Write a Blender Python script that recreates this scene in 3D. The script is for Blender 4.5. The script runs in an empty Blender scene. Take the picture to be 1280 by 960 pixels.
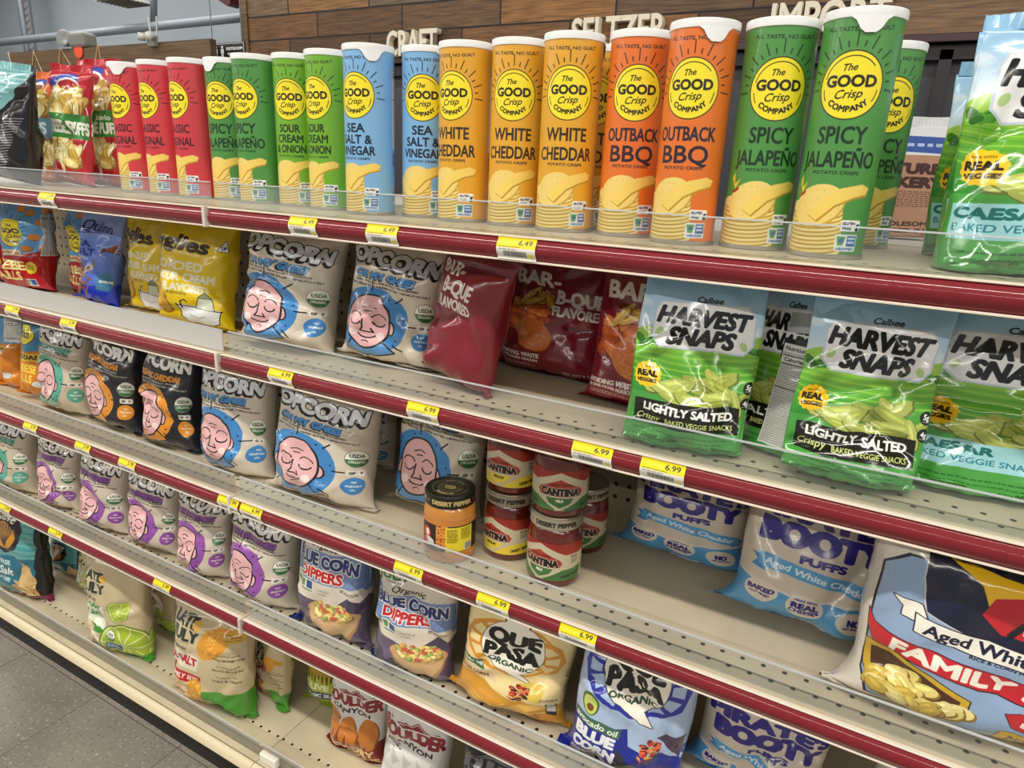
import bpy, math, random
import numpy as np
from mathutils import noise, Vector, Matrix

# ------------------------------------------------------------------ camera, world, lights, exposure
SC = bpy.context.scene
COL = SC.collection
CAM_R = np.array([[0.87290971, 0.48586827, 0.04427941],
                  [0.18116742, -0.23853471, -0.95408572],
                  [-0.4529978, 0.84085267, -0.29624276]])     # rows: image right, image down, view direction
CAM_C = np.array([0.0, -0.73973331, 1.285])
FPX = 853.673
cd = bpy.data.cameras.new('camera'); cam = bpy.data.objects.new('camera', cd); COL.objects.link(cam)
cd.sensor_width = 36.0; cd.lens = FPX / 1280 * 36.0; cd.clip_start = 0.02
m4 = Matrix.Identity(4)
for i in range(3):
    m4[i][0] = CAM_R[0][i]; m4[i][1] = -CAM_R[1][i]; m4[i][2] = -CAM_R[2][i]; m4[i][3] = CAM_C[i]
cam.matrix_world = m4
SC.camera = cam
SC.view_settings.view_transform = 'Standard'
SC.view_settings.look = 'None'
SC.view_settings.gamma = 1.0
SC.view_settings.use_curve_mapping = False
SC.view_settings.exposure = 0.06
W = bpy.data.worlds.new('world'); SC.world = W; W.use_nodes = True
W.node_tree.nodes['Background'].inputs[0].default_value = (1.0, 0.985, 0.96, 1)
W.node_tree.nodes['Background'].inputs[1].default_value = 0.28

def area(name, loc, sx, sy, power, color, rot=(0, 0, 0)):
    l = bpy.data.lights.new(name, 'AREA'); l.shape = 'RECTANGLE'; l.size = sx; l.size_y = sy
    l.energy = power; l.color = color
    o = bpy.data.objects.new(name, l); COL.objects.link(o); o.location = loc; o.rotation_euler = rot
    return o
# rows of ceiling tubes that run along the aisle; the last lamp is added fill
area('tube_or_fill_light', (-3.0, -1.3, 3.2), 20.0, 0.10, 340, (1.0, 0.95, 0.87))
area('tube_or_fill_light', (-3.0, -4.2, 3.2), 20.0, 0.10, 390, (1.0, 0.95, 0.88))
area('tube_or_fill_light', (-1.0, 1.75, 3.2), 14.0, 0.14, 130, (1.0, 0.98, 0.95))
area('tube_or_fill_light', (-6.5, 3.2, 3.3), 6.0, 0.12, 70, (1.0, 0.98, 0.95))  # added fill lamp, brightens the grey wall at the left

# deck heights and helper that stands a thing under a measured image column
Z1, Z2, Z3, Z4, Z5 = 1.2114, 0.9723, 0.7066, 0.4511, 0.105
# ------------------------------------------------------------------ printed artwork, drawn here in code
SS = 2
def hexc(c):
    if isinstance(c, str):
        c = c.lstrip('#'); return np.array([int(c[i:i+2], 16) / 255 for i in (0, 2, 4)], np.float32)
    return np.array(c, np.float32)
_glyph = {}
def text_edges(s):
    if s in _glyph: return _glyph[s]
    c = bpy.data.curves.new('t', 'FONT'); c.body = s; c.fill_mode = 'NONE'; c.resolution_u = 3
    o = bpy.data.objects.new('t', c); m = o.to_mesh()
    v = np.zeros(len(m.vertices) * 3, np.float32); m.vertices.foreach_get('co', v)
    e = np.zeros(len(m.edges) * 2, np.int32); m.edges.foreach_get('vertices', e)
    o.to_mesh_clear(); bpy.data.objects.remove(o); bpy.data.curves.remove(c)
    r = v.reshape(-1, 3)[:, :2][e.reshape(-1, 2)]
    _glyph[s] = r
    return r
def dilate(m, r):
    if r <= 0: return m
    H, W_ = m.shape; out = np.zeros_like(m)
    c = np.concatenate([np.zeros((H, 1), np.int32), np.cumsum(m, 1, dtype=np.int32)], 1)
    for dy in range(-r, r + 1):
        k = int(math.sqrt(r * r - dy * dy) + .3)
        a = np.clip(np.arange(W_) - k, 0, W_); b = np.clip(np.arange(W_) + k + 1, 0, W_)
        row = (c[:, b] - c[:, a]) > 0
        if dy < 0: out[:dy] |= row[-dy:]
        elif dy > 0: out[dy:] |= row[:-dy]
        else: out |= row
    return out
class Art:
    def __init__(s, w, h, bg):
        s.w, s.h = w, h
        s.a = np.empty((h * SS, w * SS, 3), np.float32); s.a[:] = hexc(bg)
        s.rng = random.Random(w * 7 + h)
    def mask(s, E, pad=0):
        E = np.asarray(E, np.float64) * SS
        H, W_ = s.h * SS, s.w * SS
        x0 = max(int(math.floor(E[..., 0].min())) - pad - 1, 0); x1 = min(int(math.ceil(E[..., 0].max())) + pad + 2, W_)
        y0 = max(int(math.floor(E[..., 1].min())) - pad - 1, 0); y1 = min(int(math.ceil(E[..., 1].max())) + pad + 2, H)
        if x1 <= x0 or y1 <= y0: return None
        h, w = y1 - y0, x1 - x0
        a = E[:, 0] - (x0, y0); b = E[:, 1] - (x0, y0)
        sw = a[:, 1] > b[:, 1]; a2 = np.where(sw[:, None], b, a); b2 = np.where(sw[:, None], a, b)
        r0 = np.clip(np.ceil(a2[:, 1] - .5), 0, h).astype(int); r1 = np.clip(np.ceil(b2[:, 1] - .5), 0, h).astype(int)
        n = r1 - r0; k = np.repeat(np.arange(len(n)), n)
        if len(k) == 0: return None
        rows = r0[k] + (np.arange(len(k)) - np.repeat(np.cumsum(n) - n, n))
        t = (rows + .5 - a2[k, 1]) / (b2[k, 1] - a2[k, 1])
        x = a2[k, 0] + t * (b2[k, 0] - a2[k, 0])
        c = np.clip(np.ceil(x - .5), 0, w).astype(int)
        tg = np.zeros((h, w + 1), np.uint8); np.bitwise_xor.at(tg, (rows, c), 1)
        return (x0, y0), np.bitwise_xor.accumulate(tg, 1)[:, :w].astype(bool)
    def put(s, mk, col, alpha=1.0):
        if mk is None: return
        (x0, y0), m = mk
        v = s.a[y0:y0 + m.shape[0], x0:x0 + m.shape[1]]
        v[m] = v[m] * (1 - alpha) + hexc(col) * alpha
    def poly(s, pts, col, alpha=1.0, outline=None):
        p = np.array(pts, float); E = np.stack([p, np.roll(p, -1, 0)], 1)
        pad = int(outline[0] * SS) + 2 if outline else 0
        mk = s.mask(E, pad)
        if mk is None: return
        if outline: s.put((mk[0], dilate(mk[1], int(outline[0] * SS))), outline[1])
        s.put(mk, col, alpha)
    def rect(s, x0, y0, x1, y1, col, r=0, rot=0, alpha=1.0, outline=None):
        if r:
            P = []
            for cx, cy, a0 in ((x1 - r, y0 + r, -90), (x1 - r, y1 - r, 0), (x0 + r, y1 - r, 90), (x0 + r, y0 + r, 180)):
                for k in range(7):
                    t = math.radians(a0 + 15 * k); P.append((cx + r * math.cos(t), cy + r * math.sin(t)))
        else: P = [(x0, y0), (x1, y0), (x1, y1), (x0, y1)]
        if rot:
            cx, cy = (x0 + x1) / 2, (y0 + y1) / 2; c, q = math.cos(rot), math.sin(rot)
            P = [(cx + (x - cx) * c - (y - cy) * q, cy + (x - cx) * q + (y - cy) * c) for x, y in P]
        s.poly(P, col, alpha, outline)
    def ell(s, cx, cy, rx, ry, col, rot=0, alpha=1.0, outline=None, n=40):
        c, q = math.cos(rot), math.sin(rot)
        s.poly([(cx + rx * math.cos(t) * c - ry * math.sin(t) * q, cy + rx * math.cos(t) * q + ry * math.sin(t) * c)
                for t in np.linspace(0, 2 * math.pi, n, endpoint=False)], col, alpha, outline)
    def star(s, cx, cy, r, r2, n, col):
        s.poly([(cx + (r if k % 2 else r2) * math.cos(math.pi * k / n), cy + (r if k % 2 else r2) * math.sin(math.pi * k / n)) for k in range(2 * n)], col)
    def line(s, pts, w, col, alpha=1.0):
        P = np.array(pts, float) * SS; R = w * SS / 2
        x0 = max(int(P[:, 0].min() - R - 1), 0); x1 = min(int(P[:, 0].max() + R + 2), s.w * SS)
        y0 = max(int(P[:, 1].min() - R - 1), 0); y1 = min(int(P[:, 1].max() + R + 2), s.h * SS)
        if x1 <= x0 or y1 <= y0: return
        yy, xx = np.mgrid[y0:y1, x0:x1] + .5
        m = np.zeros(xx.shape, bool)
        for a, b in zip(P[:-1], P[1:]):
            d = b - a; L = d @ d
            t = np.clip(((xx - a[0]) * d[0] + (yy - a[1]) * d[1]) / max(L, 1e-9), 0, 1)
            m |= (xx - a[0] - t * d[0]) ** 2 + (yy - a[1] - t * d[1]) ** 2 <= R * R
        s.put(((x0, y0), m), col, alpha)
    def arc(s, cx, cy, rx, ry, a0, a1, w, col, n=18):
        s.line([(cx + rx * math.cos(t), cy + ry * math.sin(t)) for t in np.linspace(math.radians(a0), math.radians(a1), n)], w, col)
    def text(s, t, cx, cy, h, col, w=None, rot=0, shear=0, bold=0, outline=None, shadow=None, curve=None, wave=0):
        """h = cap height, w = full width; curve = radius of a circle the baseline follows (+ smile, - arch)"""
        E = text_edges(t).astype(np.float64).copy()
        if len(E) == 0: return
        xm, xM = E[..., 0].min(), E[..., 0].max()
        sy = h / 0.70; sx = sy if w is None else w / max(xM - xm, 1e-6)
        X = (E[..., 0] - (xm + xM) / 2) * sx; Y = -(E[..., 1] - 0.35) * sy
        X = X - shear * Y
        if wave: Y = Y + wave * np.sin(X / (s.w * .16))
        if curve:
            R = abs(curve); a = X / R
            if curve < 0: X, Y = (R - Y) * np.sin(a), R - (R - Y) * np.cos(a)
            else: X, Y = (R + Y) * np.sin(a), (R + Y) * np.cos(a) - R
        c, q = math.cos(rot), math.sin(rot)
        E = np.stack([cx + X * c - Y * q, cy + X * q + Y * c], -1)
        b = int(round(bold * SS)); ow = int(round(outline[0] * SS)) if outline else 0
        sd = max(abs(shadow[0]), abs(shadow[1])) * SS if shadow else 0
        mk = s.mask(E, int(b + ow + sd + 3))
        if mk is None: return
        (x0, y0), m = mk
        m = dilate(m, b); o = dilate(m, ow)
        if shadow:
            dx, dy = int(shadow[0] * SS), int(shadow[1] * SS); S = o.copy(); n_ = max(abs(dx), abs(dy), 1)
            for k in range(1, n_ + 1):
                S |= np.roll(np.roll(o, round(dy * k / n_), 0), round(dx * k / n_), 1)
            s.put(((x0, y0), S), shadow[2])
        if outline: s.put(((x0, y0), o), outline[1])
        s.put(((x0, y0), m), col)
    def grad(s, y0, y1, c0, c1):
        a, b = int(y0 * SS), int(y1 * SS); t = np.linspace(0, 1, b - a)[:, None, None].astype(np.float32)
        s.a[a:b] = hexc(c0) * (1 - t) + hexc(c1) * t
    def small(s, x0, x1, y, n, h, col, gap=1.6, seed=0):
        """rows of print too small to read"""
        r = random.Random(seed + int(x0) + int(y))
        for k in range(n):
            x = x0; yy = y + k * h * gap
            end = x1 - r.random() * (x1 - x0) * .2
            while x < end:
                L = h * (1 + 3 * r.random()); s.rect(x, yy, min(x + L, end), yy + h, col, alpha=.8); x += L + h * .7
    def bars(s, x0, y0, x1, y1, bg='#f4f4f0', fg='#1a1a1a'):
        s.rect(x0, y0, x1, y1, bg); r = random.Random(int(x0 * 3 + y0)); x = x0 + 2
        while x < x1 - 3:
            w = .8 + 1.8 * r.random(); s.rect(x, y0 + 2, min(x + w, x1 - 2), y1 - 2, fg); x += w + .8 + 1.6 * r.random()
    def nutrition(s, x0, y0, x1, y1):
        s.rect(x0, y0, x1, y1, '#f3f3ee'); w = x1 - x0
        s.text('Nutrition Facts', (x0 + x1) / 2, y0 + w * .1, w * .085, '#111111', w=w * .86, bold=.4)
        y = y0 + w * .2; k = 0
        while y < y1 - 5:
            if k in (1, 3, 14): s.rect(x0 + 3, y, x1 - 3, y + 4, '#111111'); y += 7
            elif k == 2: s.text('Calories 130', (x0 + x1) / 2, y + w * .06, w * .09, '#111111', w=w * .82, bold=.4); y += w * .15
            else: s.small(x0 + 4, x1 - 4, y, 1, 2.4, '#222222', seed=k); s.rect(x0 + 3, y + 5, x1 - 3, y + 5.6, '#444444'); y += 8.5
            k += 1
    def pile(s, cx, cy, rx, ry, n, size, cols, seed=1, elong=2.2, edge=None):
        r = random.Random(seed)
        L = []
        for k in range(n):
            a = r.random() * 6.283; q = math.sqrt(r.random())
            L.append((cx + rx * q * math.cos(a), cy + ry * q * math.sin(a), r))
        L.sort(key=lambda p: p[1])
        for x, y, _ in L:
            c = hexc(r.choice(cols)); z = size * (.75 + .5 * r.random()); t = (r.random() - .5) * 2.4
            if edge is not None: s.ell(x + z * .08, y + z * .1, z * elong * .54, z * .56, edge, t, n=16)
            s.ell(x, y, z * elong * .5, z * .5, c, t, n=16)
            s.ell(x - z * .1, y - z * .14, z * elong * .3, z * .16, np.clip(c * 1.16, 0, 1), t, n=12)
    def badge_org(s, x, y, r):
        s.ell(x, y, r, r, '#f2efe2', outline=(1.5, '#2d3a28'))
        s.poly([(x + r * .97 * math.cos(t), y + r * .97 * math.sin(t)) for t in np.linspace(.08, math.pi - .08, 20)], '#2f6a3a')
        s.text('USDA', x, y - r * .36, r * .42, '#22402a', w=r * 1.25, bold=.6)
        s.text('ORGANIC', x, y + r * .36, r * .32, '#f2efe2', w=r * 1.4, bold=.4)
    def done(s, name):
        h, w = s.h, s.w
        a = s.a.reshape(h, SS, w, SS, 3).mean((1, 3))
        px = np.ones((h, w, 4), np.float32); px[..., :3] = a[::-1]
        im = bpy.data.images.new(name, w, h, alpha=False); im.pixels.foreach_set(px.ravel()); im.update(); im.pack()
        s.a = None
        return im

ART = {}
def art(fn):
    ART[fn.__name__] = fn; return fn

def sun_logo(A, cx, cy, r, rays=True, ray_col='#20301c'):
    if rays:
        for k in range(-8, 9):
            t = math.radians(-90 + k * 11.8); a, b = 1.12, (1.5 if k % 2 == 0 else 1.26)
            A.line([(cx + r * a * math.cos(t), cy + r * a * math.sin(t)), (cx + r * b * math.cos(t), cy + r * b * math.sin(t))], r * .045, ray_col)
    A.ell(cx, cy, r, r, '#2a2a14'); A.ell(cx, cy, r * .965, r * .965, '#f7e22b')
    A.arc(cx, cy, r * .84, r * .84, 195, 318, r * .03, '#2a2a14'); A.arc(cx, cy, r * .84, r * .84, 8, 32, r * .03, '#2a2a14'); A.arc(cx, cy, r * .84, r * .84, 150, 172, r * .03, '#2a2a14')
    A.text('The', cx - r * .08, cy - r * .52, r * .2, '#23230f', shear=.35, rot=-.06, bold=.3)
    A.text('GOOD', cx, cy - r * .13, r * .32, '#23230f', w=r * 1.5, bold=r * .022)
    A.text('Crisp', cx, cy + r * .24, r * .25, '#23230f', w=r * .82, shear=.4, rot=-.06, bold=.3)
    A.text('COMPANY', cx, cy + r * .68, r * .17, '#23230f', w=r * 1.25, curve=r * .78, bold=r * .012)

def can_art(bg, rayc, lines, txt, extra=None):
    A = Art(720, 680, bg); cx = 360
    A.text('ALL TASTE, NO GUILT', cx, 34, 11, txt, w=205, curve=900, bold=.4)
    sun_logo(A, cx, 186, 96, True, rayc)
    for s, y, h, w in lines: A.text(s, cx, y, h, txt, w=w, bold=1.6)
    y0 = lines[-1][1] + lines[-1][2] * .5 + 16
    A.text('POTATO CRISPS', cx, y0, 10, txt, w=140, bold=.5)
    b = 474
    for k in range(11):      # stack of crisps at the foot
        y = 672 - k * 13
        A.ell(cx - 62, y, 118 - k * 1.2, 24, '#a98a35' if k % 2 else '#b8973c'); A.ell(cx - 62, y - 4, 117 - k * 1.2, 23, '#e9cd78' if k % 2 else '#f0d98c')
    A.ell(cx - 40, b + 62, 88, 64, '#c9a445', rot=-.35); A.ell(cx - 42, b + 58, 86, 61, '#edd27a', rot=-.35)
    r = random.Random(5)
    for k in range(50):
        t = r.random() * 6.28; q = r.random() ** .5; A.ell(cx - 42 + 76 * q * math.cos(t), b + 58 + 50 * q * math.sin(t), 2, 1.4, '#d8b558', n=8)
    A.poly([(cx - 66, b + 88), (cx - 20, b + 40), (cx + 30, b + 8), (cx + 92, b - 6), (cx + 122, b + 4), (cx + 116, b + 26), (cx + 70, b + 36), (cx + 20, b + 60), (cx - 30, b + 110)], '#b8922f')
    A.poly([(cx - 70, b + 84), (cx - 24, b + 36), (cx + 28, b + 4), (cx + 92, b - 10), (cx + 122, b), (cx + 112, b + 20), (cx + 66, b + 31), (cx + 16, b + 55), (cx - 34, b + 104)], '#f0d168')
    if extra: extra(A)
    A.rect(cx + 44, 572, cx + 112, 606, '#eef0ea', r=5); A.text('GLUTEN', cx + 70, 582, 8, '#1d2a5a', w=42, bold=.5); A.text('FREE', cx + 66, 597, 8, '#1d2a5a', w=28, bold=.5); A.text('g', cx + 102, 588, 20, '#1d2a5a', bold=1.4)
    A.rect(cx + 34, 616, cx + 108, 668, '#dfe6e6', r=3); A.rect(cx + 72, 620, cx + 105, 652, '#2f5fa6'); A.text('NON', cx + 88, 628, 7, '#ffffff', w=24, bold=.4); A.text('GMO', cx + 88, 640, 7, '#ffffff', w=24, bold=.4)
    A.poly([(cx + 38, 622), (cx + 68, 622), (cx + 60, 650), (cx + 44, 650)], '#58a04a'); A.poly([(cx + 44, 640), (cx + 54, 624), (cx + 64, 640)], '#2f5fa6'); A.text('VERIFIED', cx + 71, 660, 7, '#2f5fa6', w=60, bold=.4)
    A.nutrition(560, 60, 618, 400); A.bars(560, 560, 610, 640)
    A.small(562, 616, 420, 12, 3, '#2c2c2c')
    A.nutrition(100, 60, 158, 400)
    return A
@art
def can_classic(): return can_art('#cf3f48', '#3a1216', [('CLASSIC', 330, 42, 170), ('ORIGINAL', 396, 42, 205)], '#3d1a22')
@art
def can_spicy():
    def ex(A): A.poly([(236, 460), (248, 442), (252, 480), (276, 462), (256, 496)], '#e8c332'); A.ell(258, 500, 18, 5, '#a8321e', rot=-.5)
    return can_art('#4f9146', '#1c3a1f', [('SPICY', 324, 48, 146), ('JALAPEÑO', 394, 46, 232)], '#15301d', ex)
@art
def can_sour(): return can_art('#72ad2e', '#23401c', [('SOUR', 318, 36, 110), ('CREAM', 366, 36, 140), ('& ONION', 414, 36, 165)], '#1d3416')
@art
def can_sea(): return can_art('#7cb2e0', '#23324d', [('SEA', 318, 36, 96), ('SALT &', 366, 36, 160), ('VINEGAR', 414, 36, 190)], '#1b2333')
@art
def can_cheddar(): return can_art('#dfa52e', '#3d2a12', [('WHITE', 330, 46, 166), ('CHEDDAR', 400, 46, 226)], '#33281c')
@art
def can_barbecue(): return can_art('#e0732c', '#43231a', [('OUTBACK', 326, 44, 212), ('BBQ', 392, 56, 170)], '#2c2130')

def hills(A, y0, y1):
    w = A.w; A.grad(y0, y1, '#8cc23c', '#2f8a30')
    for k in range(9):
        y = y0 + 14 + k * 15
        A.line([(x, y + 26 * math.sin(x / w * 3.1 + .3) - k * 2) for x in range(0, w + 20, 20)], 3 + k * .4, '#4a9c2c' if k % 2 else '#a6d84c', .6)
    r = random.Random(3)
    for bx, by in ((40, y0 + 8), (90, y0 + 18), (w - 60, y0 + 4), (w - 25, y0 + 10), (62, y0 + 22)):
        for k in range(8): A.ell(bx + 22 * (r.random() - .5), by + 14 * (r.random() - .5), 13, 10, r.choice(['#3b7d24', '#4f9a2c', '#2f6a20']), n=14)
def harvest(band, txt1, txt2, t1col, t2col, caesar=False):
    A = Art(480, 620, '#4a9c42'); w = 480
    A.grad(0, 210, '#96c6ea', '#e2eef5')
    r = random.Random(2)
    for k in range(14): A.ell(r.random() * w, 70 + r.random() * 120, 50, 16, '#f2f6f8', alpha=.35, n=18)
    A.poly([(0, 190), (90, 160), (240, 210), (400, 165), (480, 150), (480, 260), (0, 260)], '#9ccb48')
    hills(A, 205, 420)
    A.poly([(100, 62), (390, 48), (424, 90), (424, 196), (392, 236), (120, 240), (84, 206), (84, 96)], '#c9d6e4'); A.poly([(104, 68), (386, 54), (417, 93), (417, 194), (389, 229), (123, 233), (91, 203), (91, 99)], '#f4f5f6')
    A.text('Calbee', 262, 42, 22, '#1f2c33', w=84, shear=.25, rot=-.05, bold=1)
    A.text('HARVEST', 252, 112, 62, '#121a1c', w=292, shear=.2, bold=4.5)
    A.text('SNAPS', 252, 188, 62, '#121a1c', w=206, shear=.2, bold=4.5)
    A.ell(112, 180, 12, 18, '#b9d890', rot=.5); A.ell(388, 200, 12, 18, '#b9d890', rot=-.5)
    A.pile(290, 395, 150, 50, 16, 40, ['#a7b356', '#98a64a', '#b5bf66', '#8d9a40'], 6, 3.6, '#64742c')
    A.star(92, 352, 52, 46, 14, '#f5c51e'); A.text('MADE WITH', 92, 324, 7, '#3b2c08', w=46); A.text('REAL', 92, 347, 22, '#231a06', w=70, bold=2); A.text('VEGGIES', 92, 374, 13, '#231a06', w=70, bold=1)
    for k, n in enumerate(('5g', '4g')): A.ell(440, 352 + k * 62, 25, 25, '#16241a'); A.text(n, 440, 348 + k * 62, 19, '#f2f2ea', bold=1); A.text('PROTEIN', 440, 366 + k * 62, 5, '#f2f2ea')
    if caesar:
        A.poly([(30, 444), (430, 436), (450, 530), (34, 536)], '#9ed2d8'); A.text(txt1, 142, 466, 27, '#1c6e68', w=200, bold=2.4); A.text(txt2, 210, 504, 20, '#2f7f8a', w=330, bold=.6)
    else:
        A.poly([(58, 448), (418, 436), (430, 540), (64, 546)], '#14180f'); A.text(txt1, 246, 474, 30, '#f4f4ee', w=300, bold=2); A.text('Crispy', 118, 514, 22, '#d8e28a', w=84, shear=.3, rot=-.08, bold=.6); A.text('BAKED VEGGIE SNACKS', 290, 516, 19, '#d8e28a', w=226, bold=.5)
    A.small(70, 400, 566, 1, 5, '#1e5a24'); A.small(90, 400, 584, 1, 4, '#1e5a24'); A.text('NET WT 3.0 OZ (85g)', 350, 606, 9, '#163f1a', w=150)
    return A
@art
def harvest_salted(): return harvest('#14180f', 'LIGHTLY SALTED', '', '#fff', '#fff')
@art
def harvest_caesar(): return harvest('#9ed2d8', 'CAESAR', 'BAKED VEGGIE SNACKS', '#1c6e68', '#2f7f8a', True)
@art
def harvest_back():
    A = harvest('#14180f', 'SALTED', '', '#fff', '#fff')
    A.poly([(245, 70), (400, 60), (430, 130), (240, 150)], '#b9bcc0'); A.rect(240, 170, 400, 250, '#2a3038'); A.nutrition(246, 190, 420, 590)
    return A
@art
def harvest_black_back():
    A = harvest_caesar(); A.poly([(10, 150), (60, 140), (60, 560), (10, 560)], '#27502a'); return A

def calm_face(A, cx, cy, s, halo, robe):
    """plain sleeping face in a round halo"""
    P = lambda pts: [(cx + x * s, cy + y * s) for x, y in pts]
    K = '#15171c'; lw = .05 * s
    A.ell(cx, cy, 1.2 * s, 1.16 * s, halo)
    for k in range(16):
        t = math.radians(-200 + k * 22)
        if k % 2: A.line(P([(1.1 * math.cos(t), 1.06 * math.sin(t)), (1.42 * math.cos(t), 1.36 * math.sin(t))]), .045 * s, K)
        else: A.ell(cx + 1.06 * s * math.cos(t + .2), cy + 1.02 * s * math.sin(t + .2), .032 * s, .032 * s, K, n=10)
    A.poly(P([(-.62, 1.06), (-.42, .72), (0, .96), (.5, .66), (.86, .98), (.3, 1.17), (-.3, 1.17)]), robe, outline=(lw, K))
    for sg in (-1, 1): A.ell(cx + sg * .7 * s, cy + .12 * s, .13 * s, .22 * s, '#e6b3b4', rot=-sg * .15, outline=(lw, K))
    t = np.linspace(0, 2 * math.pi, 44, endpoint=False)
    A.poly([(cx + s * .68 * math.cos(a) * (1 - .18 * max(math.sin(a), 0) ** 3), cy + s * (.9 * math.sin(a) + .02)) for a in t], '#e6b3b4', outline=(lw * 1.2, K))
    for sg in (-1, 1):
        A.arc(cx + sg * .33 * s, cy + .0 * s, .19 * s, .15 * s, 10, 170, lw * .9, K); A.arc(cx + sg * .34 * s, cy - .08 * s, .23 * s, .2 * s, 200, 340, lw * .7, K)
        A.ell(cx + sg * .42 * s, cy + .46 * s, .13 * s, .13 * s, '#f4dcd8')
    A.line(P([(-.08, -.06), (-.11, .26), (-.19, .38), (.19, .38), (.11, .26)]), lw * .9, K)
    A.arc(cx, cy + .42 * s, .28 * s, .17 * s, 25, 155, lw * .9, K); A.arc(cx, cy + .75 * s, .1 * s, .06 * s, 200, 340, lw * .6, K)
    A.line(P([(-.18, -.46), (0, -.52), (.18, -.46)]), lw * .7, K); A.line(P([(-.09, -.35), (.09, -.35)]), lw * .7, K)
def popcorn(bg, sub, subcol, halo, ink, letters, lout, robe):
    A = Art(480, 600, bg); w = 480
    A.text('Organic', 240, 32, 26, ink, w=110, shear=.3, bold=.6)
    A.text('POPCORN', 226, 118, 66, letters, w=400, rot=.06, bold=5.5, outline=(4, lout), shadow=(-6, 8, lout), wave=5)
    A.text(sub, 215, 200, 30, subcol, w=min(24 * len(sub), 310), rot=.05, bold=3, shear=.1, outline=(1.6, '#15171c' if bg[1] > '5' else bg), shadow=(-3, 4, '#15171c' if bg[1] > '5' else bg))
    A.text('HIGH QUALITY, MINIMALLY PROCESSED', 225, 232, 9, ink, w=290, rot=.04, bold=.4); A.text('CORN + GRASS-FED CLARIFIED BUTTER + HIMALAYAN SALT', 232, 250, 9, ink, w=370, rot=.04, bold=.4)
    calm_face(A, 178, 408, 134, halo, robe)
    A.ell(30, 300, 24, 24, '#d8dde0'); A.text('4g', 30, 298, 16, '#3a4a58', bold=.8)
    A.badge_org(406, 330, 42)
    A.rect(376, 388, 442, 416, '#e9e4d8', r=6); A.text('GF', 394, 402, 12, '#3a3a36', bold=.8); A.text('V', 424, 402, 12, '#3a3a36', bold=.8)
    A.ell(405, 468, 44, 44, halo); A.text('NO', 405, 448, 9, '#f4f0e6', bold=.4); A.text('VEGETABLE', 405, 468, 9, '#f4f0e6', w=62, bold=.4); A.text('OIL', 405, 487, 9, '#f4f0e6', bold=.4)
    A.text('NET WT 5 OZ (142g)', 360, 588, 9, ink, w=150)
    return A
@art
def pop_ghee(): return popcorn('#d6ccba', 'OH MY GHEE!', '#4a93d6', '#3f86c6', '#2a2622', '#dfe3e8', '#15171c', '#5a96cf')
@art
def pop_himalayan(): return popcorn('#c8bba4', 'HIMALAYAN BLEND', '#5aa48c', '#5aa892', '#2a2622', '#d8d5cf', '#15171c', '#7fbfa8')
@art
def pop_cheddar(): return popcorn('#26272d', 'ORGANIC CHEDDAR', '#e2932c', '#e2932c', '#d8d4ca', '#f0eee8', '#16171b', '#e2932c')
@art
def pop_sweet(): return popcorn('#cec3b0', 'CLEAN SWEETNESS', '#8a4a98', '#9250a4', '#2a2622', '#e4e0d8', '#15171c', '#a468b4')

@art
def chips_bbq():
    A = Art(440, 560, '#7c1a28')
    for y in range(0, 560, 7):
        for x in range((y // 7 % 2) * 4, 440, 8): A.ell(x, y, 1.5, 1.5, '#8f3040', n=6)
    r = random.Random(4)
    A.pile(140, 280, 70, 80, 22, 46, ['#d8743a', '#c85e30', '#e08a4a', '#b8502c'], 8, 1.8, '#6e2418')
    A.pile(150, 190, 60, 26, 8, 24, ['#d9b25a', '#c99a40'], 3, 3.6, '#7a3a18')
    A.ell(176, 372, 62, 84, '#8a3418', rot=-.45); A.ell(173, 368, 60, 82, '#d2763a', rot=-.45)
    for k in range(40):
        t = r.random() * 6.28; q = r.random() ** .5; A.ell(173 + 50 * q * math.cos(t), 368 + 70 * q * math.sin(t), 4, 3, r.choice(['#b85a28', '#e6964e']), n=8)
    A.text('BAR-', 150, 98, 66, '#e8e2da', w=170, bold=3.6); A.text('B-QUE', 316, 170, 62, '#e8e2da', w=165, bold=3.4); A.text('FLAVORED', 320, 238, 44, '#e8e2da', w=190, bold=2.6)
    A.small(262, 400, 306, 2, 5, '#3f1018')
    A.text('AVOIDING WASTE', 120, 470, 20, '#e8e2da', w=170, bold=1.4); A.text('IS ONE MORE REASON', 122, 494, 13, '#e8e2da', w=160, bold=.8); A.small(50, 200, 514, 2, 5, '#c9a8a0')
    A.text('NET WT 9 OZ', 340, 530, 12, '#d8c8c0', bold=.5)
    return A
@art
def chips_bbq_side():
    A = Art(440, 560, '#7c1a28')
    for y in range(0, 560, 7):
        for x in range((y // 7 % 2) * 4, 440, 8): A.ell(x, y, 1.5, 1.5, '#8f3040', n=6)
    A.text('BAR-', 150, 62, 52, '#e8e2da', w=110, bold=2.6); A.text('B-QUE', 214, 136, 62, '#e8e2da', w=150, bold=3, rot=.06); A.text('FLAVORED', 204, 210, 46, '#e8e2da', w=176, bold=2.4, rot=.06)
    A.ell(14, 300, 60, 74, '#d2763a'); A.small(90, 180, 420, 2, 6, '#3f1018')
    return A
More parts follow.
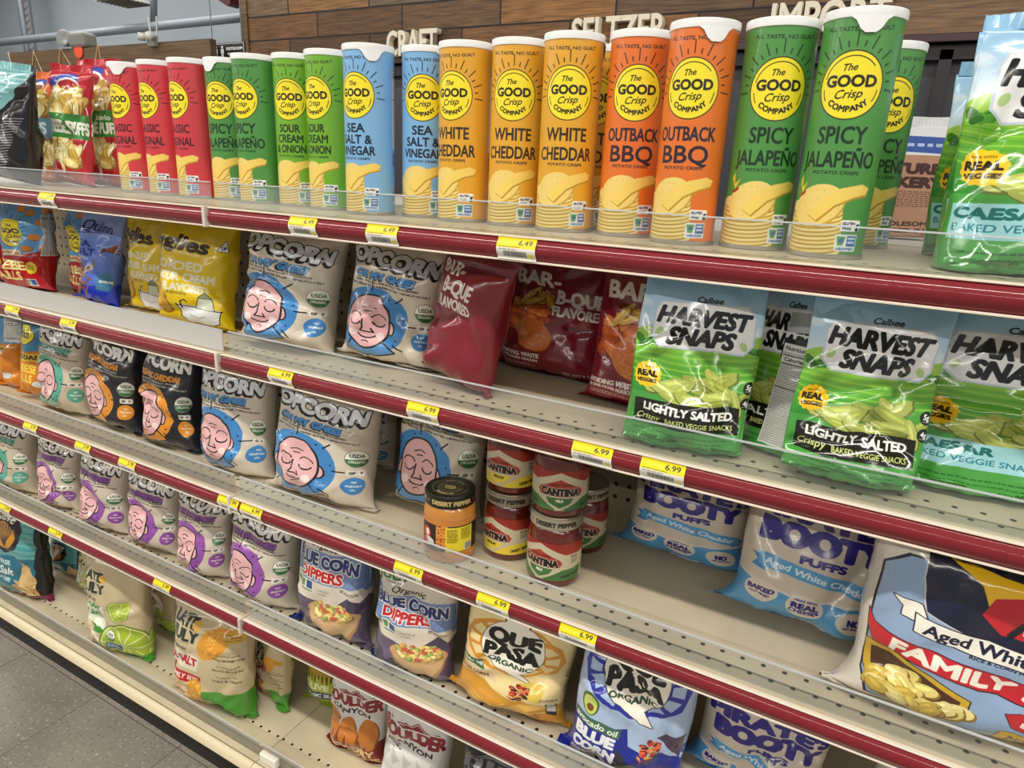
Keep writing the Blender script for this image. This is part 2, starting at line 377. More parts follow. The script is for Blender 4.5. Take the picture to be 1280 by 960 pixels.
@art
def chips_uglies():
    A = Art(440, 580, '#e2c218')
    A.text('uglies', 196, 110, 78, '#33240c', w=250, rot=.1, shear=.15, bold=5); A.text('KETTLE COOKED POTATO CHIPS', 190, 166, 12, '#f4efd2', w=190, rot=.1, bold=.6)
    A.poly([(352, 134), (380, 76), (408, 134)], '#eef0ee', outline=(3, '#33240c')); A.text('UP', 380, 118, 18, '#22346a', w=24, bold=1.2)
    A.text('LOADED', 180, 238, 48, '#e6e4cc', w=250, bold=2.6); A.text('SOUR CREAM', 220, 300, 42, '#e6e4cc', w=280, bold=2.8); A.text('FLAVORED', 230, 358, 40, '#e6e4cc', w=210, bold=2.8)
    A.small(150, 250, 384, 2, 5, '#5a4410')
    A.pile(70, 440, 60, 70, 9, 62, ['#d9a83e', '#cf9a34', '#e4b850'], 5, 1.6, '#9c7220')
    K = '#241c10'
    A.poly([(200, 452), (392, 470), (372, 540), (340, 556), (240, 548), (212, 520)], '#eef0f0', outline=(4, K)); A.line([(196, 450), (396, 470)], 9, K); A.line([(200, 448), (392, 467)], 4, '#dfe3e6')
    A.line([(216, 470), (214, 430), (232, 420), (244, 432)], 6, K); A.poly([(280, 462), (300, 400), (340, 400), (366, 468)], '#cfd6c0', outline=(3, K)); A.poly([(296, 402), (318, 372), (344, 404)], '#8a9270', outline=(3, K))
    A.line([(250, 500), (290, 520), (330, 505)], 3, '#7a8088')
    return A
@art
def cheese_balls():
    A = Art(420, 560, '#62a4dc')
    A.poly([(0, 330), (110, 352), (250, 330), (420, 290), (420, 560), (0, 560)], '#b81a26')
    sun_logo(A, 170, 196, 92, True, '#23324d')
    for x, y in ((310, 60), (375, 120), (330, 215), (290, 290), (385, 285), (40, 60), (60, 300), (250, 40), (395, 40)): A.ell(x, y, 26, 21, '#a4601c'); A.ell(x - 2, y - 3, 24, 19, '#dd8f34')
    A.rect(86, 306, 260, 342, '#f0e3a0', r=8, rot=-.03); A.text('OUTRAGEOUS', 172, 325, 15, '#b81a26', w=150, bold=1)
    A.text('CHEESE', 150, 402, 54, '#f4ec9a', w=240, bold=3.6); A.text('BALLS', 136, 470, 54, '#f4ec9a', w=200, bold=3.6)
    A.star(310, 412, 42, 36, 14, '#e9d42a'); A.small(284, 336, 396, 4, 5, '#4a3a08')
    A.rect(264, 486, 330, 532, '#dfe6e6'); A.rect(298, 490, 326, 524, '#2f5fa6'); A.poly([(268, 492), (294, 492), (288, 520), (274, 520)], '#58a04a')
    A.nutrition(376, 60, 418, 330)
    return A
@art
def corn_balls_orange():
    A = cheese_balls_base('#d8831c'); return A
def cheese_balls_base(c):
    A = Art(420, 560, '#4f93bd')
    A.poly([(0, 250), (150, 270), (420, 240), (420, 560), (0, 560)], c)
    A.ell(120, 170, 80, 60, '#f7e22b', outline=(4, '#2a2a14')); A.text('GOOD', 120, 170, 34, '#23230f', w=110, bold=2)
    A.rect(30, 280, 240, 330, '#e6c23a', r=6); A.text('CHEDDAR', 134, 305, 28, '#4a2a08', w=180, bold=1.6)
    A.text('CHEESE', 130, 378, 48, '#f2d24a', w=200, bold=3); A.text('BALLS', 120, 440, 48, '#f2d24a', w=170, bold=3)
    A.rect(270, 60, 400, 240, '#b8b8b8'); A.nutrition(280, 66, 396, 238); A.ell(250, 470, 40, 20, '#dfe6e6')
    return A
@art
def pretzel_sticks():
    A = Art(400, 560, '#6d8fe0'); A.grad(0, 560, '#8fa8e8', '#3558c8')
    A.poly([(0, 430), (150, 455), (400, 420), (400, 560), (0, 560)], '#1d36b8')
    A.text('Quinn', 210, 86, 62, '#1c2460', w=190, shear=.3, bold=2.4); A.line([(100, 140), (210, 124), (300, 136)], 5, '#1c2460')
    A.text('SEA', 110, 200, 40, '#1d2f9a', w=86, bold=3); A.text('SALT', 116, 254, 40, '#1d2f9a', w=110, bold=3); A.small(60, 170, 288, 2, 6, '#f0f0f4')
    for k in range(5): A.line([(250 + k * 6, 250 - k * 10), (380, 140 + k * 22)], 10, '#5a2e20'); A.line([(250 + k * 6, 248 - k * 10), (380, 138 + k * 22)], 4, '#a86a48')
    r = random.Random(9)
    for k in range(46):
        x, y, t = 120 + 90 * (r.random() - .5) * 1.6, 400 + 150 * (r.random() - .5), r.random() * 3.14
        A.line([(x - 40 * math.cos(t), y - 40 * math.sin(t)), (x + 40 * math.cos(t), y + 40 * math.sin(t))], 10, '#6a3826'); A.line([(x - 40 * math.cos(t), y - 42 * math.sin(t)), (x + 40 * math.cos(t), y + 38 * math.sin(t))], 5, r.choice(['#b07850', '#c89468', '#8a5238']))
    A.poly([(250, 380), (330, 340), (380, 400), (340, 470), (260, 460)], '#3f7aa0'); A.text('GLUTEN FREE', 315, 410, 13, '#f0f0f4', w=90, bold=.8)
    return A
@art
def puffs_booty():
    A = Art(480, 560, '#ccc1b0')
    A.text("PIRATE'S", 250, 92, 66, '#2b1f78', w=360, bold=7, wave=5); A.text('BOOTY', 250, 186, 84, '#2b1f78', w=300, bold=9, wave=5)
    A.text('PUFFS', 262, 266, 28, '#2b1f78', w=110, bold=2.6)
    A.poly([(80, 290), (128, 298), (128, 352), (84, 344), (100, 316)], '#3d82b4'); A.poly([(400, 330), (446, 336), (430, 366), (446, 390), (396, 386)], '#3d82b4')
    A.poly([(104, 280), (300, 304), (420, 318), (420, 372), (300, 356), (104, 334)], '#559ccc'); A.text('Aged White Cheddar', 262, 326, 25, '#d9e6ee', w=280, rot=.125, bold=1)
    W_ = [(x, 402 - 22 * math.cos(x / 480 * 6.6)) for x in range(0, 490, 16)]
    A.poly([(x, y - 8) for x, y in W_] + [(480, 560), (0, 560)], '#d8cfc0'); A.poly([(x, y + 4) for x, y in W_] + [(480, 560), (0, 560)], '#4f97c8')
    for x, y, a, b, c in ((124, 438, '', 'BAKED', 'NOT FRIED'), (242, 452, 'MADE WITH', 'REAL', 'CHEESE*'), (368, 462, '', 'NO', 'ARTIFICIAL')):
        A.ell(x, y, 48, 48, '#d8cfc0')
        if a: A.text(a, x, y - 28, 8, '#2b1f78', w=56, bold=.5)
        A.text(b, x, y - 6, 21 if b != 'NO' else 27, '#2b1f78', w=min(21 * len(b) * .8, 74), bold=2); A.text(c, x, y + 18, 17 if c == 'CHEESE*' else 9, '#2b1f78', w=74 if c == 'CHEESE*' else 58, bold=1 if c == 'CHEESE*' else .5)
    A.rect(220, 520, 300, 544, '#dfe6ea', r=6); A.small(226, 294, 526, 2, 5, '#2b1f78'); A.text('NET WT 4 OZ', 420, 545, 11, '#23306e', w=90, bold=.5)
    return A
@art
def puffs_family():
    A = Art(680, 640, '#ddd6c8')
    A.poly([(70, 110), (140, 50), (620, 50), (664, 90), (664, 560), (620, 600), (120, 600), (60, 520)], '#171a2e'); A.poly([(78, 112), (146, 57), (616, 57), (656, 98), (656, 556), (616, 593), (124, 593), (68, 518)], '#8ea6c6')
    A.poly([(190, 0), (560, 0), (600, 40), (600, 240), (520, 290), (320, 270), (200, 220), (180, 110)], '#171a33', outline=(3, '#d8cfc0'))
    A.poly([(230, 30), (380, 60), (470, 0), (560, 120), (540, 210), (330, 180), (300, 90)], '#f0c020'); A.poly([(330, 120), (400, 96), (520, 110), (580, 160), (560, 240), (360, 236), (310, 180)], '#c3202c'); A.line([(430, 120), (380, 230)], 18, '#16161c'); A.rect(402, 190, 440, 222, '#d8d8d8')
    A.poly([(150, 230), (120, 200), (190, 208), (210, 260), (150, 262)], '#efe9dc', outline=(3, '#16161c'))
    P1 = [(x, 222 + 60 * ((x - 180) / 420) ** .8 + 16) for x in range(180, 620, 20)]
    A.poly(P1 + [(x, y + 56) for x, y in P1[::-1]], '#efe9dc', outline=(3, '#16161c')); A.text('Aged White Cheddar', 420, 300, 36, '#171a33', w=440, rot=.115, bold=1.6); A.text('RICE & CORN PUFFS', 380, 334, 10, '#171a33', w=150, rot=.115, bold=.5)
    A.poly([(60, 290), (90, 330), (680, 408), (680, 474), (90, 392), (66, 350)], '#c3202c', outline=(3, '#16161c')); A.text('FAMILY SIZE', 366, 396, 44, '#f2ead8', w=460, rot=.128, bold=4)
    A.poly([(66, 400), (130, 390), (330, 470), (326, 520), (280, 560), (120, 560), (70, 500)], '#c9a42c', outline=(3, '#16161c')); A.poly([(90, 420), (140, 408), (310, 480), (306, 512), (100, 520)], '#4a2a14')
    A.pile(200, 520, 110, 52, 34, 38, ['#e2cf7a', '#d4ba5a', '#eedd98', '#c8ab48'], 12, 1.7, '#8a6c22')
    A.poly([(410, 480), (440, 466), (640, 510), (640, 556), (430, 520)], '#b8262c', outline=(2, '#16161c')); A.text('BAKED, NEVER FRIED', 520, 512, 16, '#f2ead8', w=150, rot=.18, bold=.8)
    A.poly([(410, 546), (440, 540), (640, 588), (640, 630), (400, 590)], '#e0b820', outline=(2, '#16161c')); A.text('REAL CHEESE', 505, 582, 20, '#3a2408', w=150, rot=.2, bold=1)
    return A
@art
def blue_corn():
    A = Art(480, 600, '#d6cdbc')
    r = random.Random(6)
    A.poly([(0, 60), (60, 40), (100, 150), (470, 130), (480, 300), (300, 330), (0, 300)], '#6f87b4')
    for k in range(700): A.ell(r.random() * 480, 40 + r.random() * 290, 3, 3, r.choice(['#93a8cc', '#54709f', '#b8c4da']), n=6, alpha=.7)
    A.poly([(60, 0), (480, 0), (480, 150), (400, 120), (70, 120)], '#d6cdbc'); A.text('JULY', 150, 46, 54, '#3f7a50', w=150, bold=3); A.small(120, 200, 84, 1, 5, '#555555')
    A.text('Organic', 236, 112, 30, '#33302a', w=150, shear=.3, bold=1)
    A.text('BLUE CORN', 244, 186, 56, '#1c2f72', w=350, bold=4, outline=(5, '#e6dfd0')); A.text('DIPPERS', 226, 258, 50, '#b3212a', w=220, bold=3, outline=(5, '#e6dfd0'))
    A.poly([(130, 300), (340, 296), (440, 280), (480, 330), (400, 420), (180, 400)], '#d6cdbc')
    A.badge_org(70, 318, 28); A.rect(112, 300, 196, 366, '#e0dccc'); A.rect(158, 304, 192, 344, '#2f4f86'); A.poly([(116, 306), (150, 306), (144, 342), (124, 342)], '#58904a'); A.text('VERIFIED', 154, 356, 9, '#33603a', w=72, bold=.5); A.text('TORTILLA', 250, 334, 11, '#6a6458', w=66); A.text('CHIPS', 244, 354, 11, '#6a6458', w=44)
    A.small(330, 440, 306, 2, 5, '#3a3630')
    A.poly([(0, 330), (110, 390), (330, 420), (480, 330), (480, 600), (0, 600)], '#63576a')
    for k in range(14): A.poly([(r.random() * 480 + dx, 400 + r.random() * 160 + dy) for dx, dy in ((0, 0), (90, 30), (30, 90))], r.choice(['#544860', '#6f6278', '#4a3f55']))
    A.poly([(300, 410), (380, 330), (470, 380), (400, 440)], '#4a3f58')
    A.poly([(170, 440), (440, 430), (420, 510), (370, 576), (260, 580), (200, 520)], '#b08a5c'); A.poly([(178, 442), (432, 434), (410, 500), (360, 560), (264, 566), (208, 510)], '#d6b184')
    A.ell(305, 440, 136, 44, '#c8a070'); A.pile(305, 432, 110, 40, 60, 20, ['#e0c674', '#d2a858', '#c25a44', '#8fae58', '#ecd898'], 7, 1.5, '#8a6a34')
    A.rect(0, 560, 150, 600, '#22336e'); A.text('6', 20, 580, 18, '#c8d0e6', bold=1)
    return A
def que_pasa(bg, ring, wedge, foot, blue):
    A = Art(500, 600, bg); cx, cy = 250, 150
    A.poly([(cx + 190 * math.cos(t), cy + 160 * math.sin(t)) for t in np.linspace(0, 6.283, 12, endpoint=False)], ring)
    for k in range(12):
        t = 6.283 * k / 12; c, q = math.cos(t), math.sin(t)
        A.poly([(cx + 120 * c - 18 * q, cy + 100 * q + 18 * c), (cx + 120 * c + 18 * q, cy + 100 * q - 18 * c), (cx + 165 * c + 30 * q, cy + 138 * q - 26 * c), (cx + 165 * c - 30 * q, cy + 138 * q + 26 * c)], bg)
    P = [(cx + 112 * math.cos(t), 140 + 150 * math.sin(t)) for t in np.linspace(0, 6.283, 36, endpoint=False)]
    A.poly(P, '#f1ebdb', outline=(2.5, '#3a3428')); A.poly([(210, 270), (330, 340), (290, 276), (300, 256)], '#f1ebdb', outline=(2.5, '#3a3428')); A.poly(P, '#f1ebdb')
    A.text('QUE', 250, 84, 76, '#14130f', w=176, bold=6); A.text('PASA', 250, 174, 70, '#14130f', w=186, bold=6); A.text('ORGANIC', 250, 240, 26, '#2c4a38', w=160, bold=1.6)
    if blue:
        A.poly([(0, 400), (250, 380), (300, 600), (0, 600)], '#1f2a8c'); A.poly([(250, 440), (500, 470), (500, 600), (250, 600)], '#1f2a8c')
        A.ell(112, 312, 34, 52, '#39601f', rot=-.1); A.ell(112, 316, 27, 44, '#c9d86a', rot=-.1); A.ell(114, 330, 14, 16, '#7a4a24')
        A.poly([(46, 364), (232, 386), (230, 428), (46, 404)], '#3f6a54'); A.text('avocado oil', 138, 396, 25, '#eef0e0', w=166, rot=.12, bold=1)
        A.text('BLUE', 140, 448, 46, '#eef0f4', w=150, rot=.1, bold=4.5); A.text('CORN', 140, 512, 46, '#eef0f4', w=160, rot=.1, bold=4.5); A.text('TORTILLA CHIPS', 142, 560, 15, '#d4dcf0', w=160, rot=.1, bold=.8)
        A.poly([(230, 470), (330, 560), (300, 600), (220, 600)], '#2f2a34'); A.poly([(350, 380), (450, 330), (450, 470)], '#4a3552'); chip = (335, 440)
        for k in range(20):
            x, y = 455 + 40 * A.rng.random(), 380 + 200 * A.rng.random(); A.ell(x, y, 8, 18, '#2a3a96', rot=A.rng.random() * 3, n=12)
        A.text('GF', 390, 560, 24, '#dfe6f4', w=60, bold=1.6)
    else:
        A.ell(40, 240, 20, 32, '#3f6a24', rot=.2); A.poly([(10, 300), (150, 270), (170, 330), (14, 340)], '#3f6a4a'); A.text('avocado oil', 88, 302, 20, '#eef0e0', w=130, rot=-.1, bold=.8)
        A.poly([(10, 330), (180, 320), (220, 380), (30, 420)], '#dfc9a0'); A.text('YELLOW CORN', 104, 368, 26, '#8a5a1c', w=150, rot=-.1, bold=1.6)
        A.poly([(0, 420), (120, 380), (300, 450), (500, 440), (500, 600), (0, 600)], '#cf9432'); A.poly([(300, 340), (390, 320), (380, 430), (310, 420)], '#dcbf52'); chip = (300, 400)
        for k in range(12): A.poly([(A.rng.random() * 420 + dx, 440 + A.rng.random() * 110 + dy) for dx, dy in ((0, 0), (80, 20), (20, 70))], A.rng.choice(['#dba33e', '#bd7f24', '#e2b25a']))
        A.rect(400, 430, 444, 520, '#2e2a24', r=4); A.rect(404, 452, 440, 500, '#d9d4c6'); A.badge_org(422, 440, 16)
        for k in range(14): A.ell(462 + 30 * A.rng.random(), 140 + 400 * A.rng.random(), 5, 20, A.rng.choice(['#c98a34', '#7d8a54', '#b0a06a']), rot=A.rng.random() * 3, n=12)
    A.pile(chip[0], chip[1], 34, 46, 44, 15, ['#b8342c', '#d2603a', '#7a2420', '#3c2a22', '#c8924a'], 4, 1.4)
    A.small(380, 450, 395 if not blue else 510, 3, 5, '#4a4438')
    return A
@art
def que_yellow(): return que_pasa('#ecd59a', '#d7922c', '#ecd59a', '#d7922c', False)
@art
def que_blue(): return que_pasa('#a9bdda', '#26319a', '#a9bdda', '#26319a', True)

@art
def tortilla_teal():
    A = Art(440, 560, '#4f9a9c')
    for k in range(26): A.line([(x, 20 + k * 11 + 8 * math.sin(x / 60 + k)) for x in range(0, 450, 20)], 2.2, '#9fc9c2' if k % 2 else '#2d7278')
    A.poly([(140, 40), (230, 18), (290, 60), (310, 150), (280, 250), (200, 290), (120, 250), (96, 140)], '#1c1a1c'); A.text('SIETE', 205, 76, 34, '#e8dcc4', w=130, curve=-160, bold=2)
    A.ell(200, 180, 70, 80, '#c98a2c'); 
    for k in range(-3, 4): A.line([(200, 250), (200 + k * 22, 112)], 6, '#1c1a1c')
    A.poly([(0, 310), (440, 300), (440, 470), (0, 490)], '#1d6a80'); A.text('GRAIN FREE', 130, 346, 26, '#bfe0dc', w=200, bold=1.4); A.text('Sea Salt', 138, 398, 44, '#e4f0ea', w=220, shear=.25, bold=2); A.text('TORTILLA CHIPS', 130, 450, 18, '#bfe0dc', w=190, bold=.8)
    A.poly([(270, 480), (320, 320), (420, 470)], '#d4b074'); A.poly([(300, 520), (250, 440), (400, 500)], '#c8a062'); A.pile(320, 500, 90, 30, 20, 34, ['#d9b87c', '#c29a58', '#e2c690'], 4, 2, '#8a6a34')
    A.rect(0, 526, 440, 560, '#7d1f4c'); A.rect(384, 0, 440, 526, '#131317')
    return A
def late_july(kind):
    A = Art(460, 600, '#c9b892')
    A.text('LATE', 140, 70, 56, '#27352c', w=130, shear=.12, bold=4); A.text('JULY', 140, 148, 66, '#27352c', w=150, shear=.12, bold=4.5); A.ell(212, 74, 24, 24, '#d8a848'); A.small(110, 190, 192, 1, 4, '#55503e')
    A.text('Organic', 112, 222, 22, '#3a352a', w=110, shear=.25, bold=.8)
    if kind == 'lime':
        def lime(x, y, R):
            A.ell(x, y, R, R, '#6a8f1c'); A.ell(x, y, R * .93, R * .93, '#e2e6a0'); A.ell(x, y, R * .87, R * .87, '#a5bf34')
            for k in range(10): A.line([(x, y), (x + R * .87 * math.cos(k * .628), y + R * .87 * math.sin(k * .628))], R * .05, '#dfe6a0')
        A.poly([(0, 252), (210, 262), (210, 430), (0, 410)], '#dfe2cc'); A.text('SEA SALT', 104, 280, 34, '#3f8a34', w=170, bold=2.4); A.text('& LIME', 104, 338, 44, '#3f8a34', w=170, bold=3); A.poly([(0, 400), (210, 420), (210, 452), (0, 430)], '#3f8a34')
        A.pile(90, 500, 90, 60, 16, 56, ['#d9c8a4', '#cdb78c', '#e4d7ba'], 3, 1.7, '#94794c')
        lime(300, 270, 66); lime(330, 500, 150); A.badge_org(262, 440, 32); A.rect(220, 500, 310, 540, '#2f5f86'); A.small(226, 304, 508, 3, 5, '#d8e6ea'); A.rect(300, 560, 460, 600, '#4c9a2c')
    else:
        A.poly([(40, 240), (230, 258), (220, 340), (30, 330)], '#e2d9c4'); A.text('SEA SALT', 130, 288, 42, '#b3262e', w=180, bold=3); A.ell(290, 150, 60, 110, '#d9962c', rot=.5)
        for k in range(40): A.ell(290 + 60 * (A.rng.random() - .5), 150 + 160 * (A.rng.random() - .5), 6, 6, '#e8b04a', n=8)
        A.poly([(60, 350), (240, 370), (240, 420), (60, 400)], '#b3262e'); A.text('FAMILY SIZE', 150, 386, 22, '#f0e4d0', w=150, rot=.11, bold=1)
        A.ell(70, 460, 70, 60, '#3f7a44'); A.ell(80, 460, 58, 48, '#c9d0b4'); A.pile(120, 520, 90, 50, 26, 44, ['#d98a34', '#c87828', '#e8a850', '#dcd0a8'], 3, 1.7, '#8a4c18')
        A.ell(210, 480, 40, 90, '#dc9a30')
        for k in range(70): A.ell(210 + 66 * (A.rng.random() - .5), 480 + 160 * (A.rng.random() - .5), 5, 5, '#f0bc52', n=8)
        A.poly([(250, 450), (460, 440), (460, 600), (230, 600)], '#4c8f34')
        A.ell(380, 90, 50, 34, '#d8a838'); A.text('Organic', 380, 84, 15, '#4a3a14', shear=.25); A.text('Non-GMO', 380, 104, 11, '#4a3a14')
        for k, s in enumerate(('WHOLE GROUND CORN', 'AUTHENTIC', 'THIN & CRISPY')): A.text('Crafted with', 360, 200 + k * 70, 14, '#5a4c34', w=90, shear=.25); A.text(s, 360, 226 + k * 70, 13, '#4a3e2a', w=130, bold=.6)
    return A
@art
def july_lime(): return late_july('lime')
@art
def july_corn(): return late_july('corn')
def boulder(kind):
    bgs = {'oil': '#a9b83a', 'hickory': '#dad6d2', 'classic': '#dedad6', 'black': '#1b1b1d'}
    A = Art(420, 560, bgs[kind])
    if kind == 'oil':
        A.rect(0, 0, 420, 110, '#8a8a2a')
        for k in range(16): x = k * 28; A.poly([(x, 60), (x + 22, 60), (x + 18, 190 + 40 * (k % 3)), (x + 4, 170 + 40 * (k % 2))], '#6f4a1c')
        A.rect(0, 40, 420, 130, '#a88428'); A.text('OLIVE OIL', 220, 270, 66, '#e6ecb4', w=330, bold=4.5); A.rect(0, 330, 420, 410, '#1f2f5e'); A.text('CLASSIC SEA SALT', 220, 370, 40, '#e6ecf0', w=360, bold=2.6); A.text('KETTLE STYLE POTATO CHIPS', 220, 450, 26, '#4f6414', w=360, bold=1.6)
        return A
    red = '#8a2028' if kind != 'black' else '#6e6e72'
    ink = '#33282a' if kind != 'black' else '#9a9a9c'
    A.poly([(130, 62), (190, 22), (210, 40), (240, 14), (300, 62)], red); A.line([(150, 56), (192, 32), (214, 48), (240, 24), (280, 58)], 4, bgs[kind]); A.text('EST', 96, 60, 9, ink, bold=.5); A.text('1994', 330, 60, 9, ink, bold=.5)
    A.text('BOULDER', 212, 108, 66, red, w=330, bold=5.5); A.text('CANYON', 212, 178, 30, ink, w=220, bold=2)
    A.small(60, 160, 206, 3, 6, ink)
    if kind == 'hickory':
        A.rect(0, 360, 420, 560, '#7d1f22'); 
        for k in range(3): A.ell(90 + k * 115, 330 + 25 * (k % 2), 58, 130, '#8a4a1c'); A.ell(86 + k * 115, 325 + 25 * (k % 2), 52, 124, '#c4762e')
        for k in range(15): x = k * 29; A.poly([(x, 440), (x + 14, 370 + 30 * (k % 3)), (x + 29, 440)], '#7d1f22')
        A.rect(0, 436, 420, 560, '#7d1f22'); A.text('HICKORY', 200, 466, 46, '#ecc98a', w=300, bold=3.6); A.text('BARBEQUE', 206, 530, 46, '#ecc98a', w=330, bold=3.6)
    elif kind == 'classic':
        for k in range(6): A.poly([(40 + k * 70, 230), (110 + k * 60, 260 + 20 * (k % 2)), (60 + k * 66, 330)], '#c4c0bc')
        A.pile(220, 430, 150, 80, 10, 110, ['#d9a84a', '#cf9a3c'], 4, 1.5, '#9c6c1e')
    else:
        A.pile(210, 330, 140, 90, 14, 80, ['#2e2e31', '#3a3a3e', '#242426'], 4, 1.5, '#101012'); A.small(90, 330, 470, 2, 14, '#8c8880')
    return A
@art
def boulder_oil(): return boulder('oil')
@art
def boulder_hickory(): return boulder('hickory')
@art
def boulder_classic(): return boulder('classic')
@art
def boulder_black(): return boulder('black')
def puffs(kind):
    A = Art(440, 600, '#bb2330' if kind != 'orange' else '#d96a2a')
    A.ell(200, 60, 120, 40, '#3f4fae', rot=-.2); A.small(120, 280, 56, 1, 12, '#c8cce8')
    A.ell(235, 270, 190, 235, '#e6e4ec'); A.ell(235, 270, 180, 224, '#8a5a3a' if kind == 'orange' else '#b02530')
    A.pile(235, 170, 150, 70, 34, 44, ['#e6d28a', '#d6ba62', '#f0e2a8', '#c9a84a'], 6, 2.8, '#94702c')
    A.pile(235, 420, 150, 70, 34, 44, ['#e6d28a', '#d6ba62', '#f0e2a8', '#c9a84a'], 9, 2.8, '#94702c')
    if kind == 'orange': A.rect(0, 240, 440, 350, '#5f8898'); A.text('PUFFS', 240, 296, 62, '#cfe0e6', w=230, bold=4)
    else:
        A.poly([(20, 236), (430, 220), (430, 350), (20, 360)], '#38863a')
        if kind == 'jalapeno': A.text('Jalapeño', 300, 258, 26, '#e6f0d8', w=130, shear=.2, bold=1.2); A.text('CHEESE PUFFS', 240, 310, 52, '#f2f4ea', w=380, bold=3.6)
        else: A.text('CHEESE PUFFS', 232, 296, 62, '#f2f4ea', w=390, bold=4)
    A.text('BAKED', 190, 540, 18, '#f4e8e4', bold=1.2); A.text('NET WT 7 OZ', 200, 568, 14, '#f4e8e4', w=140, bold=.8)
    return A
@art
def puffs_orange(): return puffs('orange')
@art
def puffs_green(): return puffs('plain')
@art
def puffs_jalapeno(): return puffs('jalapeno')
@art
def chips_teal_black():
    A = Art(440, 560, '#15151b')
    A.poly([(0, 0), (400, 0), (330, 150), (230, 270), (0, 300)], '#7fb8bc')
    for k in range(22): A.line([(0, 20 + k * 13), (400 - k * 9, 10 + k * 12)], 2.5, '#d8ecec' if k % 2 else '#3f8a94')
    A.text('SIETE', 60, 90, 40, '#15151b', w=120, bold=3)
    for k in range(20): A.line([(210 + k * 4, 520 - k * 14), (300 + k * 5, 500 - k * 14)], 2, '#dadadc')
    A.ell(150, 500, 26, 40, '#d8923a')
    return A
@art
def bakery_pouch():
    A = Art(300, 420, '#a87f66')
    A.rect(0, 0, 300, 110, '#cfd3d6'); A.rect(90, 40, 250, 100, '#2c4f9a', rot=.04); A.small(110, 230, 66, 1, 12, '#c8d2ea')
    A.text("NATURE'S", 150, 160, 36, '#3a1f1c', w=250, bold=4); A.text('BAKERY', 150, 212, 36, '#3a1f1c', w=200, bold=4)
    A.small(40, 270, 245, 8, 5, '#6a4436'); A.text('WHOLESOME', 150, 370, 16, '#3a1f1c', w=180, bold=1); A.text('BAKED IN', 150, 396, 16, '#3a1f1c', w=140, bold=1)
    return A
def salsa(kind):
    A = Art(900, 300, '#a8341f'); A.grad(0, 300, '#8f2a1c', '#a8341f'); 
    g = '#41703a' if kind == 'MILD' else '#e2c93a'
    for cx in (450, ):
        A.poly([(0, 90), (230, 90), (450, 10), (670, 90), (900, 90), (900, 300), (0, 300)], '#c2b89a')
        A.poly([(150, 140), (260, 110), (450, 30), (640, 110), (760, 140), (760, 190), (640, 240), (450, 300), (260, 240), (150, 190)], '#c2b89a')
        A.poly([(276, 130), (450, 62), (624, 130), (650, 160), (624, 194), (276, 194), (250, 160)], '#a83c2c', outline=(4, '#c6bc9e')); A.text('DESERT PEPPER', cx, 106, 17, '#5a1a14', w=190, bold=1)
        A.text('CANTINA', cx, 160, 52, '#16100e', w=320, bold=6, outline=(3, '#e8e0cc'))
        A.poly([(330, 204), (570, 204), (540, 246), (450, 282), (360, 246)], g, outline=(3, '#c2b89a')); A.text(kind, cx, 226, 20, '#f0ecd8' if kind == 'MILD' else '#3a3010', bold=1.4)
        A.poly([(40, 200), (250, 214), (420, 292), (400, 300), (60, 300)], g); A.poly([(860, 200), (650, 214), (480, 292), (500, 300), (840, 300)], g)
        A.text('DESERT PEPPER', 740, 258, 22, '#1c2a14', w=190, rot=-.12, bold=1.6); A.text('ALL PEPPERS', 160, 258, 20, '#1c2a14', w=170, rot=.12, bold=1.4)
        A.text('SALSA', 760, 110, 18, '#3a3a34', w=70, bold=1); A.small(730, 800, 130, 4, 6, '#3a3a34')
    return A
@art
def salsa_mild(): return salsa('MILD')
@art
def salsa_medium(): return salsa('MEDIUM')
@art
def dip_label():
    A = Art(900, 300, '#c8823a')
    A.rect(250, 40, 900, 260, '#1d1712'); 
    r = random.Random(3)
    A.poly([(250, 60), (450, 50), (470, 250), (250, 255)], '#2a1c18'); A.ell(320, 130, 50, 60, '#b8442c'); A.ell(350, 190, 60, 34, '#e0d4c4'); A.ell(300, 200, 34, 30, '#c05878'); A.ell(330, 120, 26, 30, '#e8dfd0')
    A.rect(430, 40, 540, 230, '#e0943a')
    for k in range(60): A.ell(430 + 110 * r.random(), 40 + 190 * r.random(), 7, 5, r.choice(['#241814', '#8a2a1c', '#c05c24']), n=8)
    A.rect(520, 50, 780, 256, '#e9d22a'); A.small(534, 640, 66, 12, 6, '#4a3f0c'); A.small(660, 770, 62, 10, 6, '#4a3f0c'); A.bars(700, 190, 776, 250)
    A.small(260, 420, 262, 2, 8, '#9a8a6a')
    return A
def lid_band(bg, ink):
    A = Art(900, 64, bg)
    for k in range(3): A.text('DESERT PEPPER', 150 + k * 300, 32, 26, ink, w=236, bold=2.4); A.star(300 * k + 300, 32, 9, 4, 5, ink)
    return A
@art
def lid_silver(): return lid_band('#978d78', '#26221c')
@art
def lid_black(): return lid_band('#16150f', '#b8a468')
@art
def lid_top_gold():
    A = Art(300, 300, '#16150f')
    A.arc(150, 150, 118, 118, 0, 360, 3, '#8a7a44', 50); A.arc(150, 150, 80, 80, 0, 360, 3, '#8a7a44', 50); A.text('DESERT PEPPER', 150, 52, 18, '#b8a468', w=150, curve=-100, bold=1); A.text('TRADING CO', 150, 250, 18, '#b8a468', w=130, curve=100, bold=1)
    for k in range(24): A.line([(150 + 50 * math.cos(k * .262), 150 + 50 * math.sin(k * .262)), (150 + 74 * math.cos(k * .262), 150 + 74 * math.sin(k * .262))], 3, '#8a7a44')
    A.ell(150, 150, 40, 30, '#8a7a44'); A.arc(150, 150, 22, 14, 30, 330, 6, '#16150f')
    return A
